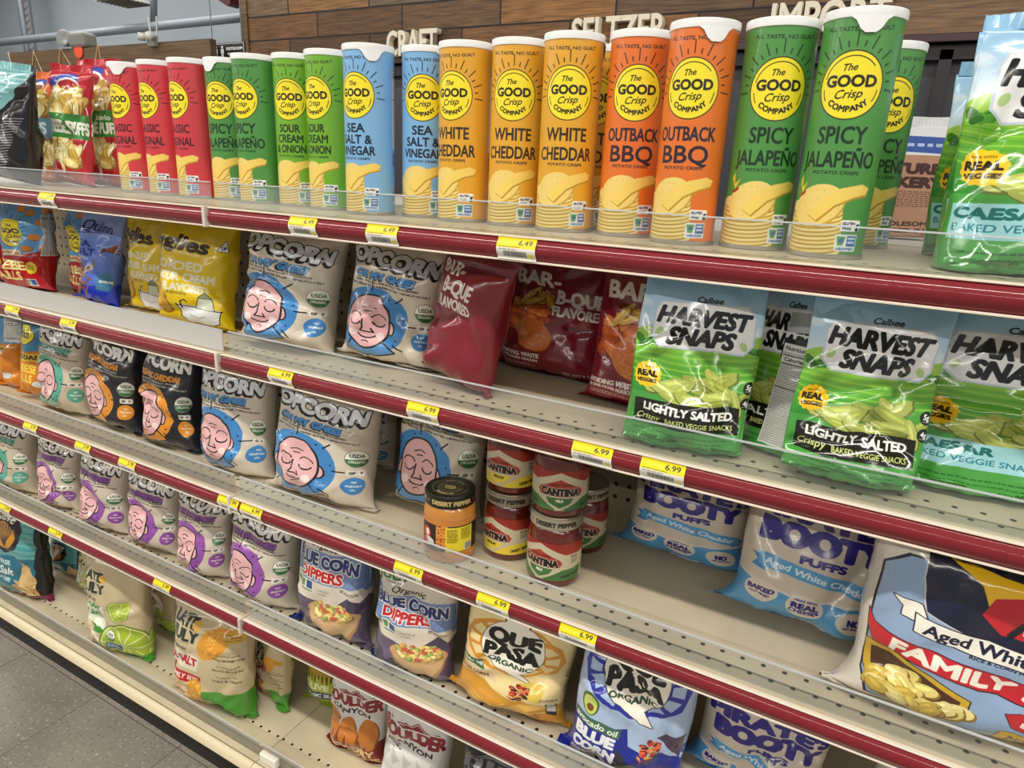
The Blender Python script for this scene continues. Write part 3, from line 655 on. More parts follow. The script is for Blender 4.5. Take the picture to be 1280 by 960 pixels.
def tag(price):
    A = Art(240, 150, '#eeece2')
    A.rect(0, 0, 240, 68, '#f3e01c'); A.text(price, 176, 32, 30, '#3a3606', w=82, bold=.8); A.small(14, 150, 58, 1, 6, '#6a651c'); A.small(16, 150, 76, 1, 7, '#77776e', seed=3)
    A.bars(40, 88, 190, 132, '#eeece2'); A.rect(196, 104, 228, 134, '#e9dc5a')
    return A
@art
def tag_649(): return tag('6.49')
@art
def tag_699(): return tag('6.99')
@art
def tag_599(): return tag('5.99')
@art
def restroom_sign():
    A = Art(300, 150, '#141416'); A.rect(6, 6, 294, 144, '#e8e8e6'); A.rect(10, 10, 290, 140, '#141416')
    for x in (48, 104):
        A.ell(x, 34, 10, 10, '#f0f0ee'); A.rect(x - 14, 48, x + 14, 90, '#f0f0ee', r=6); A.rect(x - 10, 88, x - 1, 130, '#f0f0ee'); A.rect(x + 1, 88, x + 10, 130, '#f0f0ee')
    A.text('RESTROOM', 210, 52, 24, '#f0f0ee', w=140, bold=1.6); A.rect(150, 88, 270, 106, '#d0d0ce')
    return A
_img = {}
def art_image(n):
    if n not in _img: _img[n] = ART[n]().done(n)
    return _img[n]
# ------------------------------------------------------------------ materials
def nodes(name):
    m = bpy.data.materials.new(name); m.use_nodes = True; t = m.node_tree; b = t.nodes['Principled BSDF']
    return m, t, b
def lin(c):
    c = hexc(c); return tuple(float(x / 12.92 if x <= .04045 else ((x + .055) / 1.055) ** 2.4) for x in c) + (1.0,)
def plain(name, col, rough=.5, metal=0, spec=.5, bump=0, bscale=60, coat=0, var=0):
    m, t, b = nodes(name)
    b.inputs['Base Color'].default_value = lin(col); b.inputs['Roughness'].default_value = rough; b.inputs['Metallic'].default_value = metal
    b.inputs['Specular IOR Level'].default_value = spec; b.inputs['Coat Weight'].default_value = coat; b.inputs['Coat Roughness'].default_value = .12
    tc = t.nodes.new('ShaderNodeTexCoord'); n = t.nodes.new('ShaderNodeTexNoise'); n.inputs['Scale'].default_value = bscale; n.inputs['Detail'].default_value = 3
    t.links.new(tc.outputs['Object'], n.inputs['Vector'])
    if bump:
        bp = t.nodes.new('ShaderNodeBump'); bp.inputs['Strength'].default_value = bump; bp.inputs['Distance'].default_value = .002
        t.links.new(n.outputs['Fac'], bp.inputs['Height']); t.links.new(bp.outputs['Normal'], b.inputs['Normal'])
    if var:
        mx = t.nodes.new('ShaderNodeMixRGB'); mx.blend_type = 'MULTIPLY'; mx.inputs[0].default_value = var; mx.inputs[1].default_value = lin(col)
        t.links.new(n.outputs['Fac'], mx.inputs[2]); t.links.new(mx.outputs[0], b.inputs['Base Color'])
    return m
_mat = {}
def film(an, rough=.3, coat=.35, bump=.35, bscale=38):
    k = (an, rough, coat, bump)
    if k in _mat: return _mat[k]
    m, t, b = nodes('printed_' + an)
    im = t.nodes.new('ShaderNodeTexImage'); im.image = art_image(an); im.extension = 'EXTEND'; im.interpolation = 'Cubic'
    uv = t.nodes.new('ShaderNodeTexCoord'); t.links.new(uv.outputs['UV'], im.inputs['Vector']); t.links.new(im.outputs['Color'], b.inputs['Base Color'])
    b.inputs['Roughness'].default_value = rough; b.inputs['Coat Weight'].default_value = coat; b.inputs['Coat Roughness'].default_value = .1
    if bump:
        n = t.nodes.new('ShaderNodeTexNoise'); n.inputs['Scale'].default_value = bscale; n.inputs['Detail'].default_value = 4; n.inputs['Distortion'].default_value = .6
        bp = t.nodes.new('ShaderNodeBump'); bp.inputs['Strength'].default_value = bump; bp.inputs['Distance'].default_value = .003
        t.links.new(uv.outputs['Object'], n.inputs['Vector']); t.links.new(n.outputs['Fac'], bp.inputs['Height']); t.links.new(bp.outputs['Normal'], b.inputs['Normal'])
    _mat[k] = m; return m
def clear_plastic(name, tint, haze, rough=.06, fres=.2):
    m, t, b = nodes(name); o = t.nodes['Material Output']
    b.inputs['Base Color'].default_value = lin('#dfe4e6'); b.inputs['Roughness'].default_value = rough
    tr = t.nodes.new('ShaderNodeBsdfTransparent'); tr.inputs[0].default_value = lin(tint)
    mx = t.nodes.new('ShaderNodeMixShader'); fr = t.nodes.new('ShaderNodeFresnel'); fr.inputs[0].default_value = 1.45
    ad = t.nodes.new('ShaderNodeMath'); ad.operation = 'MULTIPLY_ADD'; ad.inputs[1].default_value = fres; ad.inputs[2].default_value = haze; ad.use_clamp = True
    t.links.new(fr.outputs[0], ad.inputs[0]); t.links.new(ad.outputs[0], mx.inputs[0]); t.links.new(tr.outputs[0], mx.inputs[1]); t.links.new(b.outputs[0], mx.inputs[2])
    t.links.new(mx.outputs[0], o.inputs['Surface'])
    return m
def math_node(t, op, a, b=None, c=None):
    n = t.nodes.new('ShaderNodeMath'); n.operation = op
    for i, v in enumerate((a, b, c)):
        if v is None: continue
        if isinstance(v, (int, float)): n.inputs[i].default_value = v
        else: t.links.new(v, n.inputs[i])
    return n.outputs[0]
def dots(t, u, v, pu, pv, r, off=0.0):
    """round punched holes on a grid, as a 0/1 mask"""
    fu = math_node(t, 'SUBTRACT', math_node(t, 'FRACT', math_node(t, 'DIVIDE', u, pu)), .5)
    fv = math_node(t, 'SUBTRACT', math_node(t, 'FRACT', math_node(t, 'DIVIDE', math_node(t, 'ADD', v, off), pv)), .5)
    du = math_node(t, 'MULTIPLY', fu, pu); dv = math_node(t, 'MULTIPLY', fv, pv)
    d = math_node(t, 'SQRT', math_node(t, 'ADD', math_node(t, 'MULTIPLY', du, du), math_node(t, 'MULTIPLY', dv, dv)))
    return math_node(t, 'LESS_THAN', d, r)
def punched(name, col, rows=None, grid=None):
    m, t, b = nodes(name); tc = t.nodes.new('ShaderNodeTexCoord'); sp = t.nodes.new('ShaderNodeSeparateXYZ'); t.links.new(tc.outputs['Object'], sp.inputs[0])
    if rows:
        masks = []
        for y0, off in rows:
            u = math_node(t, 'ADD', sp.outputs[0], off)
            d = dots(t, u, math_node(t, 'SUBTRACT', sp.outputs[1], y0 - .05), .0254, .1, .0031)
            near = math_node(t, 'LESS_THAN', math_node(t, 'ABSOLUTE', math_node(t, 'SUBTRACT', sp.outputs[1], y0)), .01)
            masks.append(math_node(t, 'MULTIPLY', d, near))
        k = masks[0]
        for q in masks[1:]: k = math_node(t, 'MAXIMUM', k, q)
    else: k = dots(t, sp.outputs[0], sp.outputs[2], .0254, .0254, .0042)
    n = t.nodes.new('ShaderNodeTexNoise'); n.inputs['Scale'].default_value = 9; n.inputs['Detail'].default_value = 5; t.links.new(tc.outputs['Object'], n.inputs['Vector'])
    cr = t.nodes.new('ShaderNodeValToRGB'); cr.color_ramp.elements[0].position = .35; cr.color_ramp.elements[0].color = lin([x * .93 for x in hexc(col)]); cr.color_ramp.elements[1].position = .65; cr.color_ramp.elements[1].color = lin(col)
    t.links.new(n.outputs['Fac'], cr.inputs[0])
    mx = t.nodes.new('ShaderNodeMixRGB'); t.links.new(k, mx.inputs[0]); t.links.new(cr.outputs[0], mx.inputs[1]); mx.inputs[2].default_value = lin('#1d1812')
    t.links.new(mx.outputs[0], b.inputs['Base Color']); b.inputs['Roughness'].default_value = .38
    return m
M_DECK = punched('painted_deck', '#cbbfa5', rows=[(.028, 0), (.052, .0127)])
M_BASE = punched('painted_base_deck', '#d2c6a8', rows=[(.07, 0)])
M_PEG = punched('pegboard', '#b3a68a', grid=True)
M_RED = plain('red_vinyl', '#7c1e27', .5, spec=.15, coat=.55)
M_RED.node_tree.nodes['Principled BSDF'].inputs['Coat Roughness'].default_value = .05
M_LIP = plain('ivory_lip', '#e9dccb', .35)
M_CLIP = plain('ivory_clip', '#d8cebd', .45)
M_KICK = plain('black_kick', '#171412', .5, bump=.2)
M_GUARD = clear_plastic('clear_plastic', '#f4f6f6', .03)
M_EDGE_GLOW = clear_plastic('edge_highlight', '#f4f6f6', .6, .3)  # whitish mix paints a bright highlight along the guards' top edge
M_HAZE = clear_plastic('glare_haze_plastic', '#e6e4de', .07, .12, .2)  # pale share mixed in to imitate reflections at a grazing angle
M_GLARE = plain('glare_grey_plastic', '#c3c2bf', .4)  # opaque grey stands in for the grazing reflection on a clear guard
M_WHITE = plain('white_lid_plastic', '#eceeee', .3)
M_STEEL = plain('tin_rim', '#b9b6ae', .3, metal=.8)

# ------------------------------------------------------------------ mesh helpers
def mesh_obj(name, v, f, mat, parent=None, smooth=False, uv=None, loc=None):
    me = bpy.data.meshes.new(name); me.from_pydata([tuple(p) for p in v], [], [tuple(q) for q in f]); me.update()
    if uv is not None:
        L = me.uv_layers.new(name='UVMap'); idx = np.zeros(len(me.loops), np.int32); me.loops.foreach_get('vertex_index', idx)
        L.data.foreach_set('uv', np.asarray(uv, np.float32)[idx].ravel())
    if smooth: me.polygons.foreach_set('use_smooth', [True] * len(me.polygons))
    for m in (mat if isinstance(mat, (list, tuple)) else [mat]): me.materials.append(m)
    o = bpy.data.objects.new(name, me); COL.objects.link(o)
    if parent: o.parent = parent
    if loc: o.location = loc
    return o
class MB:
    def __init__(s): s.v, s.f = [], []
    def add(s, v, f):
        b = len(s.v); s.v += [tuple(p) for p in v]; s.f += [tuple(i + b for i in q) for q in f]; return s
    def box(s, x0, y0, z0, x1, y1, z1, bev=0):
        if bev <= 0:
            return s.add([(x, y, z) for z in (z0, z1) for y in (y0, y1) for x in (x0, x1)], [(0, 2, 3, 1), (4, 5, 7, 6), (0, 1, 5, 4), (2, 6, 7, 3), (0, 4, 6, 2), (1, 3, 7, 5)])
        b = min(bev, (x1 - x0) / 3, (y1 - y0) / 3, (z1 - z0) / 3)
        bm = __import__('bmesh').new(); import bmesh
        bmesh.ops.create_cube(bm, size=1)
        for q in bm.verts: q.co = ((x0 + x1) / 2 + q.co.x * (x1 - x0), (y0 + y1) / 2 + q.co.y * (y1 - y0), (z0 + z1) / 2 + q.co.z * (z1 - z0))
        bmesh.ops.bevel(bm, geom=bm.edges[:], offset=b, segments=2, profile=.5, affect='EDGES')
        bm.verts.index_update(); s.add([q.co[:] for q in bm.verts], [[w.index for w in p.verts] for p in bm.faces]); bm.free(); return s
    def prism(s, prof, x0, x1):
        """closed (y,z) outline swept along x"""
        n = len(prof); return s.add([(x0, y, z) for y, z in prof] + [(x1, y, z) for y, z in prof], [(i, (i + 1) % n, n + (i + 1) % n, n + i) for i in range(n)] + [tuple(range(n))[::-1], tuple(range(n, 2 * n))])
    def tube(s, pts, r, seg=10):
        pts = [Vector(p) for p in pts]; rings = []
        for i, p in enumerate(pts):
            d = (pts[min(i + 1, len(pts) - 1)] - pts[max(i - 1, 0)]).normalized(); a = d.orthogonal().normalized(); b = d.cross(a)
            rings.append([p + (a * math.cos(t) + b * math.sin(t)) * r for t in np.linspace(0, 2 * math.pi, seg, endpoint=False)])
        v = [q for R in rings for q in R]; f = []
        for i in range(len(rings) - 1):
            for k in range(seg): f.append((i * seg + k, i * seg + (k + 1) % seg, (i + 1) * seg + (k + 1) % seg, (i + 1) * seg + k))
        f += [tuple(range(seg))[::-1], tuple(range((len(rings) - 1) * seg, len(rings) * seg))]
        return s.add(v, f)
    def lathe(s, prof, seg=40):
        """prof: (r, z) from the bottom up, closed at both ends"""
        v = [(r * math.cos(t), r * math.sin(t), z) for r, z in prof for t in np.linspace(0, 2 * math.pi, seg, endpoint=False)]; f = []
        for i in range(len(prof) - 1):
            for k in range(seg): f.append((i * seg + k, i * seg + (k + 1) % seg, (i + 1) * seg + (k + 1) % seg, (i + 1) * seg + k))
        if prof[0][0] > 1e-4: f.append(tuple(range(seg))[::-1])
        if prof[-1][0] > 1e-4: f.append(tuple(range((len(prof) - 1) * seg, len(prof) * seg)))
        return s.add(v, f)
    def build(s, name, mat, parent=None, smooth=False, loc=None): return mesh_obj(name, s.v, s.f, mat, parent, smooth, None, loc)
def tag_(o, label, cat, group=None, kind=None):
    o['label'] = label; o['category'] = cat
    if group: o['group'] = group
    if kind: o['kind'] = kind
    return o
def thing(name, label, cat, loc, rz=0, group=None):
    o = bpy.data.objects.new(name, None); COL.objects.link(o); o.location = loc; o.rotation_euler = (0, 0, rz); o.empty_display_size = .05
    return tag_(o, label, cat, group)
def struct(o, kind='structure'):
    o['kind'] = kind; return o
def edge_smooth(o, ang=40):
    me = o.data; me.polygons.foreach_set('use_smooth', [True] * len(me.polygons))
    me.set_sharp_from_angle(angle=math.radians(ang)); return o
def along(px, y, z):
    """x of the point at depth y and height z that stands under image column px"""
    a = CAM_R @ np.array([1., 0, 0]); b = CAM_R @ (np.array([0, y, z]) - CAM_C); k = (px - 640) / FPX
    return float((k * b[2] - b[0]) / (a[0] - k * a[2]))
def on_y(px, py, y):
    d = CAM_R.T @ np.array([px - 640, py - 480, FPX]); return CAM_C + d * (y - CAM_C[1]) / d[1]

# ------------------------------------------------------------------ room
def brickmat(name, cols, bw, bh, mort, mcol, vec, rough=.6, noise_s=30, amt=.5):
    m, t, b = nodes(name); tc = t.nodes.new('ShaderNodeTexCoord'); sp = t.nodes.new('ShaderNodeSeparateXYZ'); cb = t.nodes.new('ShaderNodeCombineXYZ')
    t.links.new(tc.outputs['Object'], sp.inputs[0]); t.links.new(sp.outputs[vec[0]], cb.inputs[0]); t.links.new(sp.outputs[vec[1]], cb.inputs[1])
    br = t.nodes.new('ShaderNodeTexBrick'); br.inputs['Scale'].default_value = 1; br.inputs['Brick Width'].default_value = bw; br.inputs['Row Height'].default_value = bh; br.inputs['Mortar Size'].default_value = mort; br.inputs['Mortar Smooth'].default_value = .2
    br.inputs['Color1'].default_value = (0, 0, 0, 1); br.inputs['Color2'].default_value = (1, 1, 1, 1); br.inputs['Mortar'].default_value = (.5, .5, .5, 1); br.offset = .37; br.inputs['Bias'].default_value = 0
    t.links.new(cb.outputs[0], br.inputs['Vector'])
    cr = t.nodes.new('ShaderNodeValToRGB'); e = cr.color_ramp.elements
    for i, c in enumerate(cols):
        q = e[i] if i < 2 else e.new(1); q.color = lin(c)
    for i in range(len(cols)): e[i].position = i / (len(cols) - 1)
    t.links.new(br.outputs['Color'], cr.inputs[0])
    st = t.nodes.new('ShaderNodeVectorMath'); st.operation = 'MULTIPLY'; st.inputs[1].default_value = (1, 14, 1); t.links.new(cb.outputs[0], st.inputs[0])
    n = t.nodes.new('ShaderNodeTexNoise'); n.inputs['Scale'].default_value = noise_s / 10; n.inputs['Detail'].default_value = 6; t.links.new(st.outputs[0], n.inputs['Vector'])
    r2 = t.nodes.new('ShaderNodeValToRGB'); r2.color_ramp.elements[0].position = .3; r2.color_ramp.elements[0].color = (.35, .35, .35, 1); r2.color_ramp.elements[1].position = .7; r2.color_ramp.elements[1].color = (1.2, 1.2, 1.2, 1); t.links.new(n.outputs['Fac'], r2.inputs[0])
    mx = t.nodes.new('ShaderNodeMixRGB'); mx.blend_type = 'MULTIPLY'; mx.inputs[0].default_value = amt; t.links.new(cr.outputs[0], mx.inputs[1]); t.links.new(r2.outputs[0], mx.inputs[2])
    m2 = t.nodes.new('ShaderNodeMixRGB'); t.links.new(br.outputs['Fac'], m2.inputs[0]); t.links.new(mx.outputs[0], m2.inputs[1]); m2.inputs[2].default_value = lin(mcol)
    t.links.new(m2.outputs[0], b.inputs['Base Color']); b.inputs['Roughness'].default_value = rough
    return m
M_PLANK = brickmat('reclaimed_planks', ['#3c2f24', '#8a5f34', '#5e4e3e', '#a37038', '#7c6c58', '#6e5238'], .7, .15, .006, '#150e08', (0, 2), noise_s=60, amt=.95)
M_BOARD = brickmat('rough_board', ['#6a5236', '#8a6c46'], 3.2, .16, .003, '#2c2014', (0, 2), amt=.7)
def floor_mat():
    m, t, b = nodes('speckled_vinyl'); tc = t.nodes.new('ShaderNodeTexCoord')
    def noise_(s, d): n = t.nodes.new('ShaderNodeTexNoise'); n.inputs['Scale'].default_value = s; n.inputs['Detail'].default_value = d; t.links.new(tc.outputs['Object'], n.inputs['Vector']); return n.outputs['Fac']
    def ramp(f, a, ca, c, cc): r = t.nodes.new('ShaderNodeValToRGB'); r.color_ramp.elements[0].position = a; r.color_ramp.elements[0].color = lin(ca); r.color_ramp.elements[1].position = c; r.color_ramp.elements[1].color = lin(cc); t.links.new(f, r.inputs[0]); return r.outputs[0]
    base = ramp(noise_(5, 4), .3, '#79746c', .7, '#918b82')
    fl = ramp(noise_(120, 2), .62, '#000000', .67, '#ffffff'); fd = ramp(noise_(150, 2), .33, '#ffffff', .38, '#000000')
    a = t.nodes.new('ShaderNodeMixRGB'); t.links.new(fl, a.inputs[0]); t.links.new(base, a.inputs[1]); a.inputs[2].default_value = lin('#a8a299')
    c = t.nodes.new('ShaderNodeMixRGB'); t.links.new(fd, c.inputs[0]); t.links.new(a.outputs[0], c.inputs[1]); c.inputs[2].default_value = lin('#625c55')
    br = t.nodes.new('ShaderNodeTexBrick'); br.offset = 0; br.inputs['Scale'].default_value = 1; br.inputs['Brick Width'].default_value = .305; br.inputs['Row Height'].default_value = .305; br.inputs['Mortar Size'].default_value = .0012; t.links.new(tc.outputs['Object'], br.inputs['Vector'])
    e = t.nodes.new('ShaderNodeMixRGB'); t.links.new(br.outputs['Fac'], e.inputs[0]); t.links.new(c.outputs[0], e.inputs[1]); e.inputs[2].default_value = lin('#55504a')
    t.links.new(e.outputs[0], b.inputs['Base Color']); b.inputs['Roughness'].default_value = .42
    return m
struct(MB().box(-16, -6, -.05, 6, 4.2, 0).build('floor', floor_mat()))
struct(MB().box(-16, 4.2, 0, 6, 4.3, 3.7).build('wall_back', plain('grey_paint', '#98a2a9', .7, bump=.2, bscale=20)))
struct(MB().box(-16, -6, 3.6, 6, 4.2, 3.7).build('ceiling', plain('ceiling_paint', '#b9b8b2', .8, bump=.2)))

# plank-clad header above the coolers, with cut-out letters
SOF_Z = 1.933
hd = thing('wood_plank_header', 'brown reclaimed-plank header wall above the coolers, behind the chip cans', 'wall cladding', (-4.3, 3.0, SOF_Z))
mesh = MB().box(0, 0, 0, 8.8, .6, 1.55).build('planks', M_PLANK, hd)
MB().box(-.02, -.012, 0, .05, 0, 1.55, .003).build('corner_board', M_BOARD, hd)
MB().box(.05, -.015, -.03, 8.8, 0, .0, .003).build('bottom_trim', plain('dark_trim', '#4a3436', .5), hd)
M_LET = plain('cream_letter_paint', '#efe6cf', .5)
def letters(word, px, top_z, width, label):
    c = bpy.data.curves.new('letters', 'FONT'); c.body = word; c.extrude = .06; c.offset = .022; c.resolution_u = 3; c.size = 1
    o = bpy.data.objects.new('letters', c); me = bpy.data.meshes.new_from_object(o); bpy.data.objects.remove(o); bpy.data.curves.remove(c)
    v = np.array([q.co[:] for q in me.vertices]); h = v[:, 1].max(); s = .14 / h; x0, x1 = v[:, 0].min(), v[:, 0].max()
    for q in me.vertices: q.co = ((q.co.x - (x0 + x1) / 2) * width / (x1 - x0), -q.co.z * .4 - .0262, q.co.y * s)
    # slab serifs at the foot and head of the word, as on the sign
    me.materials.clear(); me.materials.append(M_LET)
    o = bpy.data.objects.new('sign_letters', me); COL.objects.link(o)
    o.location = (along(px, 3.0, top_z), 3.0, top_z - .14)
    return tag_(o, label, 'sign', 'cream cooler signs on the planks')
letters('CRAFT', 520, 2.082, .38, 'cream sign letters reading CRAFT on the planks, leftmost of the words')
letters('SELTZER', 777, 2.083, .52, 'cream sign letters reading SELTZER on the planks, middle word')
letters('IMPORT', 1040, 2.09, .5, 'cream sign letters reading IMPORT on the planks, rightmost word')
cl = thing('beverage_cooler', 'dark beverage cooler below the plank header, right of the green cans', 'cooler', (-1.0, 3.05, 0))
MB().box(-3.3, .05, 0, 5.0, .6, 1.88).build('cabinet', plain('cooler_dark', '#3d3d44', .35), cl)
MB().box(-3.3, 0, 0, 5.0, .05, .5).build('kick_panel', plain('cooler_black', '#1d1b1c', .5), cl)
mb = MB()
for k in range(12): mb.box(-3.3 + k * .72, -.01, .5, -3.25 + k * .72, .05, 1.88)
mb.box(-3.3, -.01, 1.84, 5, .05, 1.9); mb.build('door_frames', plain('cooler_frame', '#2b2328', .4), cl)
# shelf of the fixture behind, its price strip and labels
# left background: pipes, truss, emergency light, board
M_PIPE = plain('pipe_paint', '#8a949c', .45); M_PIPE2 = plain('pipe_paint_dark', '#6d757b', .45)
a, b = on_y(-20, 55, 3.7), on_y(310, 21, 3.7)
tag_(MB().tube([a, (a + b) / 2, b + (b - a) * .4], .038, 14).build('ceiling_pipe', M_PIPE, smooth=True), 'long grey pipe running under the ceiling in front of the grey wall', 'pipe')
a, b = on_y(192, -12, 3.72), on_y(192, 30, 3.72)
tag_(MB().tube([a + (0, 0, .4), a, b - (0, 0, .02)], .03, 12).build('drop_pipe', M_PIPE2, smooth=True), 'short vertical grey pipe dropping onto the long pipe', 'pipe')
tr = thing('lattice_truss', 'grey lattice truss column standing at the left behind the pipe', 'truss', tuple(on_y(36, 48, 3.95)))
for s in (-.105, .105): MB().box(s - .012, -.012, -.9, s + .012, .012, 1.3).build('chord', M_PIPE2, tr)
MB().tube([(0, -.03, -.9), (0, -.03, 1.3)], .024, 10).build('riser', M_PIPE, tr, True)
mb = MB()
for k in range(32):
    z = -.9 + k * .068; mb.tube([(-.1, 0, z), (.1, 0, z + .068)], .007, 6); mb.tube([(.1, 0, z), (-.1, 0, z + .068)], .007, 6)
mb.build('lacing', plain('truss_rust', '#8b7a6c', .7), tr)
vt = thing('ceiling_louver', 'slatted white louver hanging high at the top left of the wall', 'vent', tuple(on_y(156, 2, 3.6)))
MB().box(-.20, -.16, -.01, .20, .16, .01).build('rim', plain('louver_white', '#dcdcd6', .5), vt)
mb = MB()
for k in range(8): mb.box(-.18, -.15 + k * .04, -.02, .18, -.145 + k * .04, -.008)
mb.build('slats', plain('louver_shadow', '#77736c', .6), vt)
pb = on_y(12, 66, 2.6); pe = on_y(262, 51, 2.6)
bd = thing('rough_wood_board', 'rough brown wooden board behind the puffs bags at the left', 'board', (pb[0], 2.6, pb[2]))
MB().box(0, 0, -.42, pe[0] - pb[0], .05, 0).build('board_face', M_BOARD, bd)
for x in (.1, pe[0] - pb[0] - .1): MB().box(x - .04, .01, -pb[2], x + .04, .05, -.42).build('post', M_BOARD, bd)
p = on_y(94, 63, 2.57)
o = MB().lathe([(0, 0), (.05, 0), (.054, .004), (.05, .008), (0, .008)], 28).build('orange_tag', plain('orange_paper', '#f0562a', .6)); o.location = (p[0], 2.598, p[2]); o.rotation_euler = (math.radians(90), 0, 0)
tag_(o, 'round orange paper tag stuck on the rough wooden board', 'tag')
M_CORD = plain('pale_cord', '#d9b58a', .7)
def cord(pts, label):
    P = [on_y(x, y, 2.5945) for x, y in pts]; tag_(MB().tube(P, .0045, 6).build('string', M_CORD), label, 'string', 'pale strings on the board')
cord([(10, 65), (18, 92), (20, 100)], 'pale string hanging at the left end of the rough board')
cord([(39, 98), (42, 65), (53, 90), (55, 98)], 'pale V-shaped string on the board, second from its left end')
cord([(73, 92), (75, 60), (90, 84), (94, 92)], 'pale V-shaped string left of the round orange tag')
cord([(119, 80), (122, 55), (127, 80)], 'pale V-shaped string right of the round orange tag')
e0 = on_y(96, 54, 2.63)
el = thing('emergency_light', 'grey emergency light unit standing on the rough wooden board', 'light', (e0[0], 2.63, pb[2] + .03))
MB().box(-.03, -.05, -.028, .17, .06, .075, .02).build('housing', plain('unit_grey', '#7f7f78', .5), el)
o = MB().lathe([(0, 0), (.05, 0), (.062, .05), (.06, .055), (.03, .04), (0, .035)], 24).build('lamp_head', plain('lamp_grey', '#8b8d8c', .3), el, True); o.location = (-.1, .0, .035); o.rotation_euler = (math.radians(80), 0, .3)
e0 = on_y(198, 50, 2.63)
sl = thing('twin_spotlight', 'small pale twin spotlight clipped to the board right of the emergency light', 'light', (e0[0], 2.6, e0[2]))
for s in (-1, 1):
    o = MB().lathe([(0, 0), (.02, 0), (.026, .05), (0, .05)], 16).build('lamp_head', plain('spot_white', '#c9c6bd', .4), sl, True); o.location = (s * .035, -.04, 0); o.rotation_euler = (math.radians(80), 0, s * .5)
    MB().tube([(s * .03, 0, 0), (s * .045, 0, .14)], .006, 8).build('arm', plain('spot_arm', '#cfccc4', .4), sl)
MB().box(-.04, -.032, -.05, .04, -.002, .02, .005).build('bracket', plain('spot_bracket', '#8a8a86', .4), sl)
a = on_y(263, 51, 2.75); b = on_y(306, 54, 2.75); c = on_y(263, 72, 2.75)
w_, h_ = b[0] - a[0], a[2] - c[2]
v = [(0, -.004, 0), (w_, -.004, 0), (w_, -.004, h_), (0, -.004, h_)]
rs = thing('restroom_sign', 'black restroom sign with white figures above the dark green cans', 'sign', (a[0], 2.75, c[2] - .02))
MB().tube([(.02, 0, h_), (.02, 0, 3.6 - c[2] + .02)], .003, 6).tube([(w_ - .02, 0, h_), (w_ - .02, 0, 3.6 - c[2] + .02)], .003, 6).build('hanger', M_PIPE2, rs)
MB().box(0, -.003, 0, w_, .004, h_).build('backing', plain('sign_black', '#141416', .4), rs)
mesh_obj('sign_face', v, [(0, 1, 2, 3)], film('restroom_sign', .4, 0, 0), rs, uv=[(0, 0), (1, 0), (1, 1), (0, 1)])
a = on_y(272, 3, 3.3)
tag_(MB().add([(-.16, 0, .1), (.14, 0, .1), (.14, 0, -.02), (.1, 0, -.03), (-.16, .1, .1), (.14, .1, .1), (.14, .1, -.02), (.1, .1, -.03)], [(0, 3, 2, 1), (4, 5, 6, 7), (0, 1, 5, 4), (1, 2, 6, 5), (2, 3, 7, 6), (3, 0, 4, 7)]).build('red_duct_corner', plain('dark_red', '#5a1f22', .5), loc=tuple(a)), 'dark red sheet-metal corner hanging beside the plank wall', 'duct')

# ------------------------------------------------------------------ gondola
XJ, XL, XR = -.9545, -2.175, .45
LEV = [(Z1, 1, 'top'), (Z2, 2, 'second'), (Z3, 3, 'third'), (Z4, 4, 'fourth')]
def rail_prof(zt):
    n = 10; zb = zt - .0293
    P = [(-.0015 - .0075 * math.sin(math.pi * k / n), zb + .0014 + (zt - .0016 - zb - .0014) * k / n) for k in range(n + 1)]
    return P
def shelf(x0, x1, zt, word, side, guard):
    t = thing('gondola_shelf', '%s shelf from the top with a dark red front rail, %s of the seam' % (word.capitalize() if word != 'top' else 'Top', side) if word != 'top' else 'topmost shelf with a dark red front rail carrying cans, %s of the seam' % side, 'shelf', ((x0 + x1) / 2, 0, zt), 0, 'red-railed shelves')
    h = (x1 - x0) / 2 - .001
    MB().box(-h, .003, -.004, h, .358, 0).build('deck', M_DECK, t)
    MB().box(-h, .002, -.028, h, .006, -.004).build('front_fold', M_LIP, t)
    P = [(y, z - zt) for y, z in rail_prof(zt)]
    edge_smooth(MB().prism(P + [(.0015, P[-1][1]), (.0015, P[0][1])], -h + .004, h - .004).build('price_rail', M_RED, t), 50)
    for nm, za, zb in (('upper_lip', -.0019, .0004), ('lower_lip', -.0304, -.0277)):
        MB().prism([(-.0045, za + .0006), (-.0035, za), (.002, za), (.002, zb), (-.0035, zb), (-.0045, zb - .0006)], -h, h).build(nm, M_LIP, t)
    MB().box(h - .006 if x1 < 0 else h - .006, -.0105, -.0312, h + .0005, .002, .002, .0015).build('end_clip', M_CLIP, t)
    mb = MB()
    for s in (-1, 1): mb.box(s * (h - .012) - .0015, .02, -.012, s * (h - .012) + .0015, .355, -.004)
    mb.build('bracket', M_LIP, t)
    if guard:
        gm = {'clear': M_GUARD, 'haze': M_HAZE, 'glare': M_GLARE}[guard]
        g = MB().prism([(.009, .001), (.0112, .001), (.0112, .037), (.009, .037)], -h + .006, h - .006)
        g.build('front_guard', gm, t)
        MB().prism([(.0086, .0368), (.0116, .0368), (.0116, .0384), (.0086, .0384)], -h + .006, h - .006).build('guard_edge_highlight', M_EDGE_GLOW, t)
    return t
for zt, n, word in LEV:
    for x0, x1, side in ((XL, XJ, 'left'), (XJ, XR, 'right')):
        shelf(x0, x1, zt, word, side, 'glare' if (n == 2 and side == 'left') else ('haze' if side == 'left' and n > 2 else 'clear'))
M_CREAM = plain('cream_enamel', '#d9cba9', .32)
